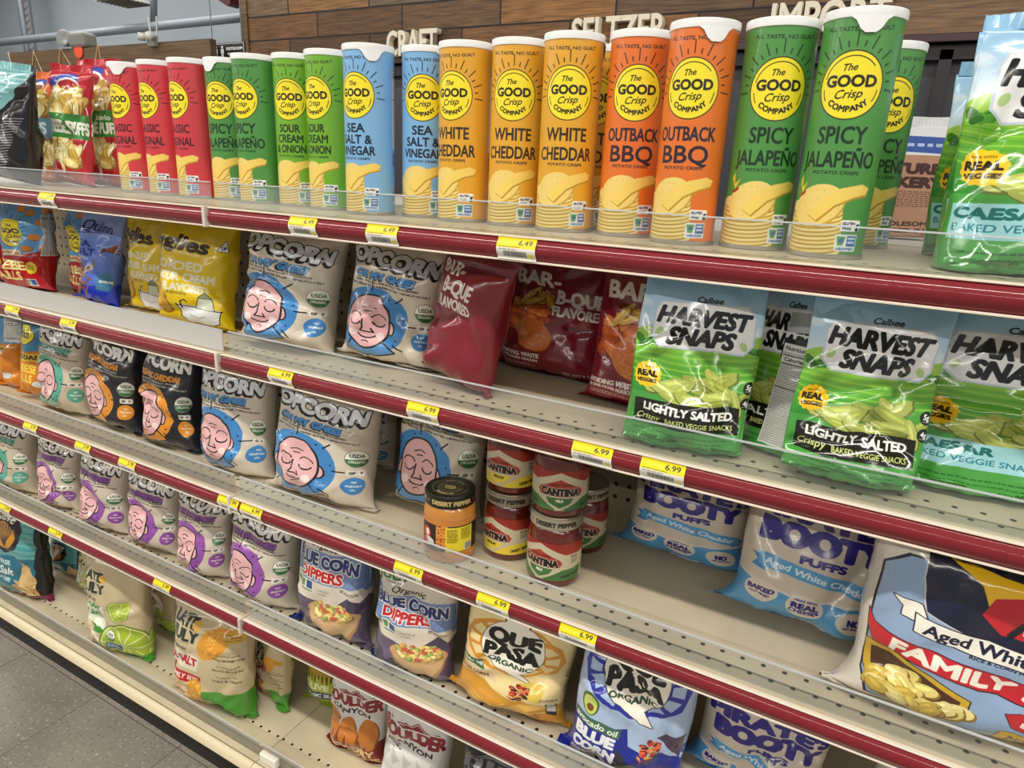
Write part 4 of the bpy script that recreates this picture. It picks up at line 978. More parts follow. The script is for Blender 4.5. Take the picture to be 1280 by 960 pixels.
for x0, x1, side in ((XL, XJ, 'left'), (XJ, XR, 'right')):
    t = thing('gondola_base_deck', 'cream base deck over a black kick plate at floor level, %s of the seam' % side, 'shelf', ((x0 + x1) / 2, 0, 0), 0, 'gondola base decks')
    h = (x1 - x0) / 2 - .0008
    MB().box(-h, .0, Z5 - .012, h, .358, Z5).build('deck', M_BASE, t)
    edge_smooth(MB().prism([(.0, Z5 - .003), (-.004, Z5 + .002), (-.01, Z5 + .001), (-.0165, Z5 - .006), (-.019, Z5 - .014), (-.016, Z5 - .016), (-.0, Z5 - .016)], -h, h).build('front_lip', M_CREAM, t), 50)
    MB().box(-h, .012, 0, h, .03, Z5 - .012).build('kick_plate', M_KICK, t)
    g = MB().prism([(.014, Z5), (.016, Z5), (.016, Z5 + .035), (.014, Z5 + .035)], -h + .004, h - .004); g.build('front_guard', M_HAZE, t); MB().prism([(.0136, Z5 + .035), (.0164, Z5 + .035), (.0164, Z5 + .0365), (.0136, Z5 + .0365)], -h + .004, h - .004).build('guard_edge_highlight', M_EDGE_GLOW, t)
    if side == 'right':
        q = MB().box(-h + .004, .004, Z5 + .001, -h + .05, .02, Z5 + .022, .003); q.build('guard_clip', plain('white_clip', '#efe9dc', .4), t)
for k, (x0, x1, side) in enumerate(((XL, XJ, 'left'), (XJ, XR, 'right'))):
    t = thing('gondola_back_panel', 'beige pegboard back panel of the shelving, %s of the seam' % side, 'panel', ((x0 + x1) / 2, .36, 0), 0, 'pegboard panels')
    h = (x1 - x0) / 2
    MB().box(-h, 0, .0, h, .012, Z1 - .006).build('pegboard', M_PEG, t)
    MB().box(h - .016, -.001, .0, h, .018, Z1 - .004).build('upright', M_LIP, t)
t = thing('far_side_shelf', 'pale top shelf on the far side of the same shelving, behind the green cans', 'shelf', (-.9, .375, Z1))
MB().box(-1.27, 0, -.004, 1.16, .36, 0).build('deck', plain('pale_deck', '#cfcac2', .4), t)
MB().box(-1.27, .355, -.03, 1.16, .362, .0).build('far_rail', M_LIP, t)

# price tags, bent over the rails
def price_tag(px, py, zt, an, label, w=.053):
    x = float(on_y(px, py, -.008)[0]); P = rail_prof(zt); n = len(P)
    P = [(y - .0012, z) for y, z in P]; P[0] = (P[0][0] - .003, P[0][1]); P[-1] = (P[-1][0] - .003, P[-1][1])
    v, uv, f = [], [], []
    for j in (0, 1):
        for i, (y, z) in enumerate(P): v.append(((j - .5) * w, y, z - zt)); uv.append((j, i / (n - 1)))
    for i in range(n - 1): f.append((i, n + i, n + i + 1, i + 1))
    b = len(v)
    v += [(q[0], q[1] + .0006, q[2]) for q in v[:]]; uv += uv[:]
    f += [tuple(i + b for i in q[::-1]) for q in f[:]]
    o = mesh_obj('price_tag', v, f, film(an, .45, .1, 0), None, True, uv, (x, 0, zt))
    tag_(o, label, 'price tag', 'yellow and white price tags')
TAGS = [
 (59, 253, Z1, 'tag_649', 'price tag on the top rail at far left, below the red puffs bag'),
 (378, 284, Z1, 'tag_649', 'price tag on the top rail below the bright green sour cream cans'),
 (477, 293, Z1, 'tag_649', 'price tag on the top rail below the left light blue can'),
 (645, 311, Z1, 'tag_649', 'price tag on the top rail below the middle yellow-orange can'),
 (15, 388, Z2, 'tag_599', 'price tag on the second rail at the left edge of the photo'),
 (85, 405, Z2, 'tag_599', 'price tag on the second rail above the beige teal-faced popcorn bag'),
 (350, 468, Z2, 'tag_699', 'price tag on the second rail just right of the seam'),
 (528, 511, Z2, 'tag_699', 'price tag on the second rail below the leaning maroon chip bag'),
 (740, 563, Z2, 'tag_699', 'price tag on the second rail right above the salsa jars'),
 (828, 585, Z2, 'tag_699', 'price tag on the second rail, rightmost, below the leftmost green pouch'),
 (38, 538, Z3, 'tag_599', 'price tag on the third rail at far left below the teal-faced bag'),
 (103, 560, Z3, 'tag_599', 'price tag on the third rail, second from its left end'),
 (158, 578, Z3, 'tag_599', 'price tag on the third rail below the black popcorn bags'),
 (284, 621, Z3, 'tag_599', 'price tag on the third rail just left of the seam'),
 (313, 634, Z3, 'tag_699', 'price tag on the third rail just right of the seam'),
 (510, 708, Z3, 'tag_699', 'price tag on the third rail below and left of the cheese dip jar'),
 (616, 748, Z3, 'tag_699', 'price tag on the third rail above the yellow tortilla chip bag'),
 (722, 791, Z3, 'tag_699', 'price tag on the third rail, rightmost, above the blue tortilla chip bag'),
 (4, 630, Z4, 'tag_599', 'price tag on the fourth rail at the left edge of the photo'),
 (68, 662, Z4, 'tag_599', 'price tag on the fourth rail above the teal tortilla chip bags'),
 (201, 724, Z4, 'tag_599', 'price tag on the fourth rail above the lime chip bags'),
]
for q in TAGS: price_tag(*q)

# ------------------------------------------------------------------ cans
def can_mesh(an, parent):
    r, h0, h1, seg = .0378, .004, .2335, 48
    v, uv, f = [], [], []
    for z in (h0, h1):
        for k in range(seg + 1):
            a = 2 * math.pi * k / seg + math.pi / 2; v.append((r * math.cos(a), r * math.sin(a), z)); uv.append((k / seg, (z - h0) / (h1 - h0)))
    for k in range(seg): f.append((k, k + 1, seg + 2 + k, seg + 1 + k))
    return mesh_obj('can_body', v, f, film(an, .34, .25, 0), parent, True, uv)
edge = MB().lathe([(.0362, .0005), (.0385, 0), (.0392, .002), (.0388, .0045), (.0372, .005), (.0, .005)], 48)
def can(an, x, y, rz, label, tab):
    t = thing('chip_can', label, 'can', (x, y, Z1 + .0004), rz, 'tall cardboard chip cans')
    can_mesh(an, t)
    edge_smooth(MB().add(edge.v, edge.f).build('bottom_rim', M_STEEL, t))
    lid = edge_smooth(MB().lathe([(.0376, .2325), (.0390, .233), (.0394, .2395), (.0388, .2418), (.0374, .242), (.0364, .2395), (0, .239)], 48).build('lid', M_WHITE, t))
    if tab is not None:
        v = []; n = 9
        for i in range(n):
            a = tab + (i / (n - 1) - .5) * .95; d = .5 - .5 * math.cos(2 * math.pi * i / (n - 1))
            v += [(.0398 * math.cos(a), .0398 * math.sin(a), .2335), (.0402 * math.cos(a), .0402 * math.sin(a), .2335 - .0145 * min(1, d * 1.5) - .001)]
        f = [(2 * i, 2 * i + 1, 2 * i + 3, 2 * i + 2) for i in range(n - 1)]
        b = len(v); v += [(x_ * .975, y_ * .975, z_) for x_, y_, z_ in v]; f += [tuple(i + b for i in q[::-1]) for q in f[:]]
        mesh_obj('lid_tab', v, f, M_WHITE, lid, True)
    return t
FR = -math.pi / 2
CANS = [
 ('can_classic', -1.379, .172, .06, 'red classic original chip can, leftmost of three red cans', FR + .35),
 ('can_classic', -1.281, .168, -.04, 'red classic original chip can, middle of three red cans', None),
 ('can_classic', -1.187, .164, -.1, 'red classic original chip can, rightmost of three red cans, lid without tab', None),
 ('can_spicy', -1.106, .178, .3, 'dark green jalapeño chip can right beside the red cans', FR - .3),
 ('can_spicy', -1.013, .160, .05, 'dark green jalapeño chip can left of the bright green cans', None),
 ('can_sour', -.929, .172, .35, 'bright green sour cream and onion can, left one of two', None),
 ('can_sour', -.841, .157, -.02, 'bright green sour cream and onion can left of the blue cans', None),
 ('can_sea', -.740, .133, .08, 'light blue sea salt and vinegar can, left one of two', FR + .75),
 ('can_sea', -.658, .170, .42, 'light blue sea salt and vinegar can beside the yellow-orange cans', FR + 1.0),
 ('can_cheddar', -.578, .152, .0, 'yellow-orange white cheddar can beside the blue cans', None),
 ('can_cheddar', -.492, .154, .3, 'yellow-orange white cheddar can, middle of the three in front', None),
 ('can_cheddar', -.404, .136, .33, 'yellow-orange white cheddar can beside the deep orange cans', FR + 2.0),
 ('can_cheddar', -.402, .228, .2, 'yellow-orange can standing behind the front row, partly hidden', None),
 ('can_barbecue', -.317, .146, .3, 'deep orange outback barbecue can, left one of two', None),
 ('can_barbecue', -.232, .112, .05, 'deep orange outback barbecue can beside the green cans', FR + .55),
 ('can_spicy', -.150, .128, .28, 'green spicy jalapeño can right of the orange cans, front face full on', None),
 ('can_spicy', -.068, .106, .0, 'tallest-looking green spicy jalapeño can, rightmost in the front row', FR + .25),
 ('can_spicy', -.047, .293, .35, 'green spicy jalapeño can standing far back behind the rightmost can', None),
]
for an, x, y, rz, lb, tb in CANS: can(an, x, y, rz, lb, tb)

# ------------------------------------------------------------------ bags
def bag_parts(w, h, t, seed, kind, wr, lean, roll, slump, vs, zmax):
    rg = random.Random(seed); nv, hu = 40, 26; n = 2 * hu
    off = Vector((seed * 3.7, seed * 1.3, seed * 7.1)); ph = [rg.random() * 6.28 for _ in range(6)]
    cre = []
    for _ in range(int(7 + 7 * wr)):
        x, z, a, L = (rg.random() - .5) * w, rg.random() * h, rg.random() * math.pi, (.25 + .4 * rg.random()) * w
        cre.append((x, z, math.cos(a), math.sin(a), L, (.004 + .005 * rg.random()) * rg.choice((-1, 1, -1)) * wr, .005 + .008 * rg.random()))
    def prof(v):
        if kind == 'pouch':
            T = max(1 - v / .96, 0) ** .75 * .92 + .06
            if v > .9: T *= max((1 - v) / .1, .02)
            return T, w * (1 - .02 * math.sin(v * 9 + ph[0]))
        lo = math.sqrt(max(0, 1 - (1 - min(v / .2, 1)) ** 2)); hi = math.sqrt(max(0, 1 - (1 - min((1 - v) / .34, 1)) ** 2))
        T = lo * hi * (1.08 - .25 * v)
        return T, (w - .42 * t * T) * (1 + .012 * math.sin(v * 11 + ph[1]))
    V, UV, F = [], [], []
    e = .8
    # arc-length table of the middle section, for the print
    us = []
    ang = [math.pi + math.pi * k / hu for k in range(hu + 1)]
    pts = [((w - .4 * t) / 2 * math.copysign(abs(math.cos(a)) ** e, math.cos(a)), t / 2 * abs(math.sin(a)) ** e) for a in ang]
    acc = [0]
    for p, q in zip(pts[:-1], pts[1:]): acc.append(acc[-1] + math.hypot(q[0] - p[0], q[1] - p[1]))
    us = [q / acc[-1] for q in acc]
    for j in range(nv + 1):
        v = j / nv; T, Wd = prof(v); z = v * h
        for k in range(n):
            a = math.pi + math.pi * k / hu; c, s = math.cos(a), math.sin(a)
            x = Wd / 2 * math.copysign(abs(c) ** e, c); y = t / 2 * T * math.copysign(abs(s) ** e, s)
            u = us[k] if k <= hu else us[n - k]
            sg = -1 if s < 0 else 1; env = min(1, abs(s) * 1.6) * min(1, T * 1.6)
            q = noise.noise(Vector((x * 9, z * 9, sg * 2.0)) + off) * .008 + noise.noise(Vector((x * 24, z * 17, sg)) + off) * .0035
            q += .0035 * math.sin(x / w * 34 + ph[2] + 2 * math.sin(x / w * 9)) * (math.exp(-v / .13) + math.exp(-(1 - v) / .16))
            for cx, cz, ca, sa, L, am, sd in cre:
                dx, dz = x - cx, z - cz; al = dx * ca + dz * sa; d = -dx * sa + dz * ca
                if abs(d) < .05: q += am * math.exp(-(d / sd) ** 2) * math.exp(-(al / L) ** 4)
            y += sg * q * wr * env
            y += slump * v * v * h
            zz = z + (.004 * noise.noise(Vector((x * 14, sg * 3, 0)) + off) * (1 - v) if v < .3 else 0)
            V.append((x, y, zz)); UV.append((u, v * vs))
    for j in range(nv):
        for k in range(n): F.append((j * n + k, j * n + (k + 1) % n, (j + 1) * n + (k + 1) % n, (j + 1) * n + k))
    F.append(tuple(range(n))[::-1]); F.append(tuple(range(nv * n, nv * n + n)))
    def strip(z0, dz, dy, y0, fwd):
        m = 44; v, f, uv = [], [], []
        for j in (0, 1):
            for i in range(m + 1):
                x = (i / m - .5) * w * .99; wv = .004 * math.sin(x / w * 13 + ph[3]) * wr + .0012 * (i % 2)
                v.append((x, y0 + j * dy + wv * (0.4 + j), z0 + j * dz + (abs(wv) * .5 if fwd else 0))); uv.append((i / m, min(vs, 1) if z0 > h / 2 else 0))
        for i in range(m): f.append((i, i + 1, m + 2 + i, m + 1 + i))
        b = len(v); v += [(x, y + .0008, z + (.0006 if fwd else 0)) for x, y, z in v]; uv += uv[:]; f += [tuple(i + b for i in q[::-1]) for q in f[:]]
        return v, f, uv
    top = strip(h * .992, .014, 0, slump * h, False)
    bot = strip(.0015, 0, -min(.016, t * .3), .002, True) if kind == 'bag' else strip(.004, .004, -.003, -t * .455, True)
    R = Matrix.Rotation(-lean, 3, 'X') @ Matrix.Rotation(roll, 3, 'Y')
    def xf(L): return [tuple(R @ Vector(p)) for p in L]
    V = xf(V); top = (xf(top[0]), top[1], top[2]); bot = (xf(bot[0]), bot[1], bot[2])
    mz = min(min(p[2] for p in V), min(p[2] for p in bot[0])) - .0004
    top_z = max(p[2] for p in top[0]) - mz; kz = min(1, zmax / top_z)
    sh = lambda L: [(a, b, (c - mz) * kz) for a, b, c in L]
    return (sh(V), F, UV), (sh(top[0]), top[1], top[2]), (sh(bot[0]), bot[1], bot[2])
_seed = [0]
def bag(name, label, cat, group, an, z, px, y, w, h, t, yaw=0, lean=6, roll=0, kind='bag', wr=1.0, slump=0, rough=.24, coat=.5, x=None, top=None):
    _seed[0] += 1
    i = [Z1, Z2, Z3, Z4, Z5].index(z); zr = [9, Z1, Z2, Z3, Z4][i] - .0304
    yf = y - .3 * t + (.65 * math.sin(math.radians(lean)) + .6 * slump) * h; vis = zr + (zr - CAM_C[2]) / -CAM_C[1] * yf - z
    vs = top * h / vis if top and i else (top or 1)
    zmax = 9 if i == 0 else zr + .0304 - .0145 - z
    if x is None: x = along(px, y, z + h * .45)
    o = thing(name, label, cat, (x, y, z), math.radians(yaw), group)
    B, T, S = bag_parts(w, h, t, _seed[0], kind, wr, math.radians(lean), math.radians(roll), slump, vs, zmax)
    m = film(an, rough, coat)
    mesh_obj('bag_body', B[0], B[1], m, o, True, B[2])
    mesh_obj('top_seal', T[0], T[1], m, o, False, T[2])
    mesh_obj('bottom_seal', S[0], S[1], m, o, False, S[2])
    return o
# top shelf, both ends
G = 'puffs bags on the top shelf'
bag('tortilla_chip_bag', 'teal and black chip bag at the left end of the top shelf', 'bag', None, 'chips_teal_black', Z1, 5, .09, .2, .225, .07, 6, 2, 6)
bag('puffs_bag', 'orange puffs bag with a grey-blue band, between the teal bag and red bags', 'bag', G, 'puffs_orange', Z1, 58, .235, .12, .235, .06, 2, 3)
bag('puffs_bag', 'red cheese puffs bag with a green band, second from the red cans', 'bag', G, 'puffs_green', Z1, 86, .165, .12, .23, .06, 10, 3, 5)
bag('puffs_bag', 'red jalapeño cheese puffs bag with a green band right beside the red cans', 'bag', G, 'puffs_jalapeno', Z1, 130, .24, .13, .255, .06, 8, 1)
bag('puffs_bag', 'red and orange puffs bag whose top shows above the leftmost red cans', 'bag', G, 'puffs_orange', Z1, 188, .325, .19, .262, .05, 0, 2)
G = 'green snap-pea pouches'
P = 'snack_pouch'
bag(P, 'glossy blue and green caesar pouch at the right end of the top shelf', 'pouch', G, 'harvest_caesar', Z1, 1322, .085, .165, .218, .07, 10, 3, 0, 'pouch', 1.1, 0, .16, .8)
bag(P, 'pouch edge showing just behind the blue and green pouch on the top shelf', 'pouch', G, 'harvest_caesar', Z1, 1308, .165, .165, .228, .06, 6, 2, 0, 'pouch', 1.1, 0, .16, .8)
bag(P, 'shorter silvery-topped pouch at the back of the right end of the top shelf', 'pouch', G, 'harvest_caesar', Z1, 1274, .25, .165, .2, .06, 4, 2, 0, 'pouch', 1.1, 0, .16, .8)
bag('bakery_pouch', 'brown paper snack pouch behind the rightmost green cans', 'pouch', None, 'bakery_pouch', Z1, 1132, .52, .115, .165, .045, 10, 3, 0, 'pouch', .5, 0, .7, 0)

# second shelf
G = 'cheese ball bags'
bag('cheese_ball_bag', 'blue and red cheese balls bag cut by the left edge of the photo', 'bag', G, 'cheese_balls', Z2, 0, .13, .15, .22, .07, 4, 4, x=-1.93, top=0.95)
bag('cheese_ball_bag', 'blue and red cheese balls bag with a yellow sun logo, full front in view', 'bag', G, 'cheese_balls', Z2, 0, .115, .165, .222, .075, 10, 5, x=-1.752, top=0.95)
bag('cheese_ball_bag', 'blue and red cheese balls bag partly hidden, left of the blue pretzel bag', 'bag', G, 'cheese_balls', Z2, 0, .16, .15, .22, .06, 0, 4, x=-1.59, top=0.95)
bag('pretzel_bag', 'blue sea salt pretzel stick bag left of the yellow bags', 'bag', None, 'pretzel_sticks', Z2, 0, .1, .115, .21, .05, 12, 5, 9, x=-1.462, top=0.97)
G = 'yellow potato chip bags'
bag('potato_chip_bag', 'yellow potato chip bag, leftmost of the yellow ones', 'bag', G, 'chips_uglies', Z2, 0, .14, .14, .222, .06, 6, 3, 2, x=-1.335, top=0.93)
bag('potato_chip_bag', 'yellow potato chip bag with bathtub drawing, in front of the other yellow bags', 'bag', G, 'chips_uglies', Z2, 0, .095, .185, .224, .085, 12, 5, 4, x=-1.14, top=0.93)
bag('potato_chip_bag', 'yellow potato chip bag set back beside the beige popcorn bag', 'bag', G, 'chips_uglies', Z2, 0, .21, .16, .222, .06, 0, 3, x=-1.0, top=0.93)
G = 'beige popcorn bags with blue halo'
bag('popcorn_bag', 'beige popcorn bag with blue halo on the second shelf, left of the pair', 'bag', G, 'pop_ghee', Z2, 0, .088, .21, .23, .1, 10, 7, 5, x=-.895, wr=1.05, top=0.83)
bag('popcorn_bag', 'beige popcorn bag with blue halo on the second shelf, beside the maroon bag', 'bag', G, 'pop_ghee', Z2, 0, .108, .185, .23, .085, 12, 7, 6, x=-.692, top=0.83, wr=1.05)
G = 'maroon barbecue chip bags'
bag('potato_chip_bag', 'maroon chip bag leaning right with its side turned to the aisle', 'bag', G, 'chips_bbq_side', Z2, 574, .09, .155, .225, .08, -16, 4, 9, top=0.92)
bag('potato_chip_bag', 'maroon barbecue chip bag with chip picture, middle of the maroon bags', 'bag', G, 'chips_bbq', Z2, 690, .225, .2, .22, .075, 2, 7, 3, top=0.92)
bag('potato_chip_bag', 'maroon chip bag in the dark behind the leaning maroon bag', 'bag', G, 'chips_bbq', Z2, 640, .315, .16, .21, .04, 0, 1, 3, top=0.92)
bag('potato_chip_bag', 'maroon barbecue chip bag half hidden by the leftmost green pouch', 'bag', G, 'chips_bbq', Z2, 812, .148, .19, .22, .07, 4, 7, 2, top=0.92)
G = 'green snap-pea pouches'
bag(P, 'lightly salted green pouch beside the maroon bags, full front in view', 'pouch', G, 'harvest_salted', Z2, 862, .048, .142, .222, .05, 12, 7, 2, 'pouch', 1.2, 0, .16, .8, top=1.0)
bag(P, 'green pouch turned sideways showing a white nutrition panel', 'pouch', G, 'harvest_back', Z2, 972, .108, .105, .215, .042, -26, 5, 0, 'pouch', .6, 0, .16, .8, top=1.0)
bag(P, 'lightly salted green pouch nearest the front, right of the sideways pouch', 'pouch', G, 'harvest_salted', Z2, 1074, .048, .134, .222, .046, 9, 8, 3, 'pouch', 1.2, 0, .16, .8, top=1.0)
bag(P, 'green pouch hidden behind the front lightly salted pouch, edge showing', 'pouch', G, 'harvest_black_back', Z2, 1118, .185, .15, .222, .05, 6, 6, 2, 'pouch', 1.2, 0, .16, .8, top=1.0)
bag(P, 'green caesar pouch with a pale blue band at the right edge of the second shelf', 'pouch', G, 'harvest_caesar', Z2, 1247, .105, .155, .222, .056, 8, 8, 2, 'pouch', 1.2, 0, .16, .8, top=0.97)

# third shelf
G = 'orange cheese ball bags'
bag('cheese_ball_bag', 'orange and blue snack bag cut by the left photo edge on the third shelf', 'bag', G, 'corn_balls_orange', Z3, 0, .11, .15, .215, .07, 6, 4, x=-1.90, top=0.9)
bag('cheese_ball_bag', 'orange and blue snack bag with silvery top, left of the teal-faced popcorn', 'bag', G, 'corn_balls_orange', Z3, 0, .1, .135, .21, .08, 26, 8, 6, x=-1.745, top=0.9)
bag('popcorn_bag', 'beige popcorn bag with teal halo on the third shelf, left of the black bags', 'bag', None, 'pop_himalayan', Z3, 0, .085, .175, .235, .085, 6, 6, 2, x=-1.612, top=0.88, wr=.95)
G = 'black cheddar popcorn bags'
bag('popcorn_bag', 'black cheddar popcorn bag with orange halo, left one of two', 'bag', G, 'pop_cheddar', Z3, 0, .09, .185, .24, .085, 0, 6, 2, x=-1.432, top=0.87, wr=.95)
bag('popcorn_bag', 'black cheddar popcorn bag with orange halo, right one of two', 'bag', G, 'pop_cheddar', Z3, 0, .09, .17, .235, .085, 4, 6, 1, x=-1.243, top=0.87, wr=.95)
G = 'beige popcorn bags with blue halo'
bag('popcorn_bag', 'beige popcorn bag with blue halo right of the black bags, third shelf', 'bag', G, 'pop_ghee', Z3, 0, .08, .185, .232, .09, 8, 7, 0, x=-1.035, top=0.9, wr=.95)
bag('popcorn_bag', 'largest beige popcorn bag with blue halo, full face at front of third shelf', 'bag', G, 'pop_ghee', Z3, 0, .083, .235, .24, .105, 10, 7, 3, x=-.82, top=0.9, wr=.95)
bag('popcorn_bag', 'beige popcorn bag in the shade behind the largest one on the third shelf', 'bag', G, 'pop_ghee', Z3, 452, .255, .18, .23, .07, 0, 3, 2, top=0.9, wr=.95)
bag('popcorn_bag', 'beige popcorn bag with blue halo set back behind the cheese dip jar', 'bag', G, 'pop_ghee', Z3, 547, .165, .19, .225, .085, 6, 5, 2, top=0.66, wr=.95)
G = 'white and blue cheddar puffs bags'
bag('puffs_bag', 'white and blue puffs bag with purple lettering right of the salsa jars', 'bag', G, 'puffs_booty', Z3, 860, .25, .225, .225, .11, 4, 12, 2, slump=.05, top=.86)
bag('puffs_bag', 'white and blue puffs bag with purple lettering beside the family size bag', 'bag', G, 'puffs_booty', Z3, 1010, .165, .225, .23, .11, 6, 12, 4, slump=.05, top=.86)
bag('puffs_bag', 'big family size cheddar puffs bag at the right edge of the third shelf', 'bag', 'family size puffs bags', 'puffs_family', Z3, 1212, .078, .275, .245, .13, 8, 6, 2, rough=.18, coat=.7, top=0.95)

# fourth shelf
bag('popcorn_bag', 'beige popcorn bag with teal halo at the left edge of the fourth shelf', 'bag', None, 'pop_himalayan', Z4, 0, .062, .185, .21, .085, 4, 6, x=-1.87, top=0.88, wr=.95)
G = 'purple-halo popcorn bags'
for x, y, w, h, t, yaw, roll, lb in (
    (-1.672, .085, .165, .175, .085, 4, 0, 'purple-halo popcorn bag, leftmost of five on the fourth shelf'),
    (-1.49, .085, .18, .178, .09, 2, 1, 'purple-halo popcorn bag, second from the left of five'),
    (-1.315, .085, .165, .18, .085, 6, 3, 'purple-halo popcorn bag, middle of five on the fourth shelf'),
    (-1.15, .085, .155, .165, .085, 8, 0, 'purple-halo popcorn bag with a gathered top, fourth of five'),
    (-.975, .085, .185, .182, .1, 4, 2, 'purple-halo popcorn bag beside the blue corn bags, rightmost of five')):
    bag('popcorn_bag', lb, 'bag', G, 'pop_sweet', Z4, 0, y - .014, w, h, t, yaw, 5, roll, x=x, top=0.9, wr=.95)
G = 'blue corn dipper bags'
bag('tortilla_chip_bag', 'blue corn dippers bag beside the purple-halo popcorn', 'bag', G, 'blue_corn', Z4, 0, .062, .185, .225, .085, 4, 5, 1, x=-.787, top=0.82)
bag('tortilla_chip_bag', 'blue corn dippers bag beside the yellow tortilla bag', 'bag', G, 'blue_corn', Z4, 0, .062, .178, .225, .085, 6, 5, 1, x=-.6, top=0.95)
bag('tortilla_chip_bag', 'yellow tortilla chip bag with a white speech balloon', 'bag', None, 'que_yellow', Z4, 0, .07, .215, .232, .095, 8, 6, 5, rough=.2, coat=.5, x=-.415, top=1.02)
bag('tortilla_chip_bag', 'blue corn tortilla chip bag with an avocado and white balloon', 'bag', None, 'que_blue', Z4, 0, .062, .2, .225, .085, 8, 6, 3, rough=.2, coat=.5, x=-.215, top=.85)
bag('puffs_bag', 'white puffs bag with purple lettering on the fourth shelf', 'bag', 'white and blue cheddar puffs bags', 'puffs_booty', Z4, 950, .13, .21, .225, .1, 6, 7, 4, top=.92)
bag('puffs_bag', 'family size puffs bag on the fourth shelf at the bottom right', 'bag', 'family size puffs bags', 'puffs_family', Z4, 1200, .13, .24, .235, .12, 6, 6, 2, top=0.95)

# base deck
G = 'teal tortilla chip bags'
bag('tortilla_chip_bag', 'teal tortilla chip bag with a black side at the bottom left', 'bag', G, 'tortilla_teal', Z5, 24, .07, .22, .27, .085, 8, 4, top=0.93)
bag('tortilla_chip_bag', 'second teal tortilla chip bag, behind the front teal one', 'bag', G, 'tortilla_teal', Z5, 84, .19, .15, .27, .065, 6, 4, top=0.93)
G = 'lime tortilla chip bags'
bag('tortilla_chip_bag', 'lime chip bag edge left behind the front lime bag', 'bag', G, 'july_lime', Z5, 112, .17, .13, .26, .07, 0, 3, top=1.1)
bag('tortilla_chip_bag', 'tan and lime green chip bag, full front in view on the base deck', 'bag', G, 'july_lime', Z5, 146, .066, .215, .25, .085, 9, 5, top=1.1)
bag('tortilla_chip_bag', 'lime chip bag half hidden behind the right side of the front lime bag', 'bag', G, 'july_lime', Z5, 200, .18, .16, .26, .065, -6, 3, top=1.1)
G = 'tan and orange corn chip bags'
bag('tortilla_chip_bag', 'tan and orange chip bag in shade behind the front orange corn bag', 'bag', G, 'july_corn', Z5, 240, .265, .16, .26, .05, 0, 3, top=1.08)
bag('tortilla_chip_bag', 'tan, orange and green chip bag at the front of the base deck', 'bag', G, 'july_corn', Z5, 266, .072, .24, .24, .1, 7, 5, 0, top=1.08)
bag('tortilla_chip_bag', 'tan and green corn chip bag set back at the right of the front corn bag', 'bag', G, 'july_corn', Z5, 340, .15, .14, .25, .07, -16, 4, top=1.08)
G = 'kettle chip bags on the base deck'
bag('potato_chip_bag', 'lime green olive oil chip bag standing at the back of the base deck', 'bag', G, 'boulder_oil', Z5, 412, .2, .14, .22, .06, 6, 4, top=0.8)
bag('potato_chip_bag', 'white and dark red hickory barbecue chip bag at the bottom', 'bag', G, 'boulder_hickory', Z5, 446, .13, .16, .25, .07, 4, 4, 2, top=.97)
bag('potato_chip_bag', 'white chip bag with red mountain logo right of the hickory bag', 'bag', G, 'boulder_classic', Z5, 517, .105, .17, .25, .08, 6, 5, 2, top=1.05)
bag('potato_chip_bag', 'black chip bag at the bottom edge below the fourth rail', 'bag', G, 'boulder_black', Z5, 614, .11, .155, .25, .08, 8, 5, 2, top=0.97)

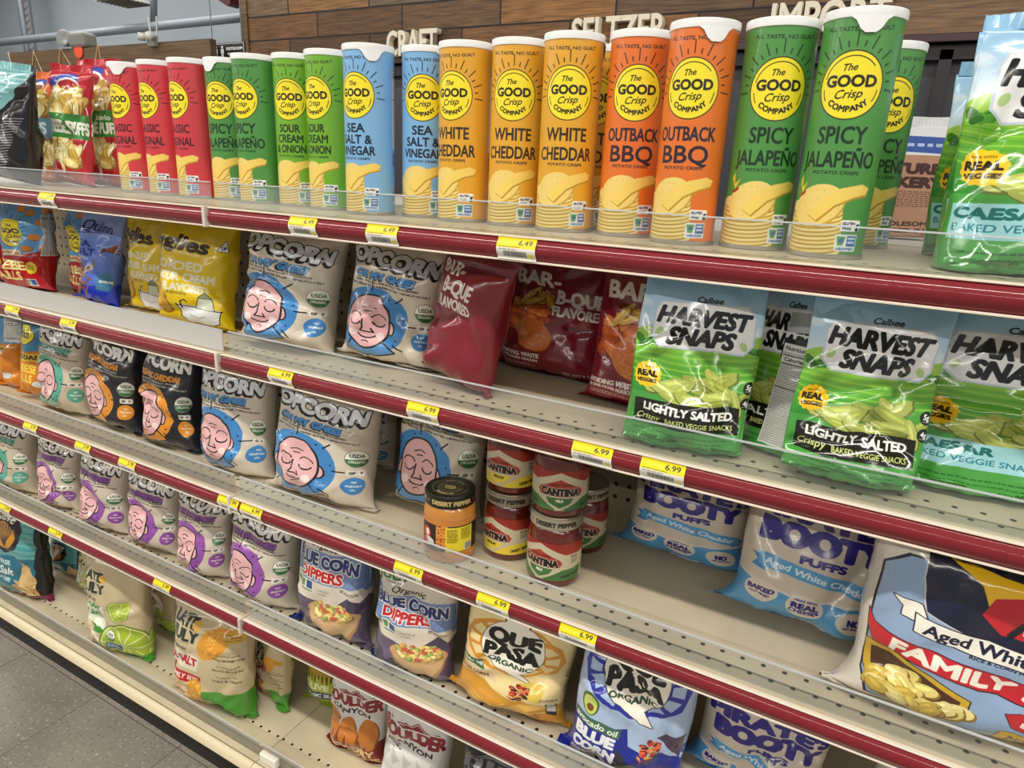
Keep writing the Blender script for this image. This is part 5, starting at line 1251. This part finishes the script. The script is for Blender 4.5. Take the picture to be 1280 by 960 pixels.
# ------------------------------------------------------------------ jars
M_SALSA = plain('red_salsa', '#641a10', .12, bump=.5, bscale=90, coat=.8, var=.35)
M_DIP = plain('cheese_dip', '#cf8a3c', .15, bump=.4, bscale=70, coat=.8, var=.2)
def band(name, r, z0, z1, an, parent, a0, a1, rough=.4, seg=48):
    v, uv, f = [], [], []
    for z in (z0, z1):
        for k in range(seg + 1):
            a = a0 + (a1 - a0) * k / seg; v.append((r * math.cos(a), r * math.sin(a), z)); uv.append((k / seg, (z - z0) / (z1 - z0)))
    for k in range(seg): f.append((k, k + 1, seg + 2 + k, seg + 1 + k))
    return mesh_obj(name, v, f, film(an, rough, .15, 0), parent, True, uv)
def jar(x, y, z, rz, fill, lab, lid, topart, label, group):
    t = thing('dip_jar' if topart else 'salsa_jar', label, 'jar', (x, y, z + .0003), math.radians(rz), group)
    edge_smooth(MB().lathe([(.030, 0), (.037, .001), (.0402, .006), (.0405, .012), (.0405, .074), (.0400, .082), (.0378, .089), (.0352, .093), (.0352, .097), (0, .097)], 48).build('filled_glass', fill, t), 30)
    band('label', .0409, .013, .073, lab, t, FR - 1.9, FR + 1.9)
    lo = edge_smooth(MB().lathe([(.0360, .092), (.0388, .0925), (.0388, .110), (.0376, .1122), (.0352, .1122), (.0345, .111), (0, .111)], 48).build('lid', plain('lid_black' if topart else 'lid_tin', '#16150f' if topart else '#8f8672', .35, metal=0 if topart else .6), t), 30)
    band('lid_band', .0391, .0935, .1095, lid, lo, 0, 2 * math.pi)
    if topart:
        n = 40; v = [(.0343 * math.cos(k * 6.2832 / n), .0343 * math.sin(k * 6.2832 / n), .1116) for k in range(n)]
        mesh_obj('lid_print', v, [tuple(range(n))], film('lid_top_gold', .35, .2, 0), lo, False, [(.5 + .5 * math.cos(k * 6.2832 / n), .5 + .5 * math.sin(k * 6.2832 / n)) for k in range(n)])
    return t
def stand(px, py, z):
    d = CAM_R.T @ np.array([px - 640, py - 480, FPX]); q = CAM_C + d * (z - CAM_C[2]) / d[2]; return q
G = 'red salsa jars'
c0 = (-.3635, .093); 
c1 = (-.455, .118)
jar(c0[0], c0[1], Z3, -6, M_SALSA, 'salsa_mild', 'lid_silver', False, 'mild salsa jar, lower one of the front right stack', G)
jar(c0[0] + .001, c0[1] + .003, Z3 + .1124, 24, M_SALSA, 'salsa_mild', 'lid_silver', False, 'mild salsa jar with its label facing front, on top of the right stack', G)
jar(c1[0], c1[1], Z3, -14, M_SALSA, 'salsa_medium', 'lid_silver', False, 'medium salsa jar, lower one of the left stack beside the dip jar', G)
jar(c1[0], c1[1] + .003, Z3 + .1124, -4, M_SALSA, 'salsa_medium', 'lid_silver', False, 'medium salsa jar on top of the left stack', G)
jar(-.365, .20, Z3, 20, M_SALSA, 'salsa_mild', 'lid_silver', False, 'mild salsa jar standing behind the right stack', G)
jar(-.53, .06, Z3, 8, M_DIP, 'dip_label', 'lid_black', True, 'orange cheese dip jar with a black lid left of the salsa jars', None)
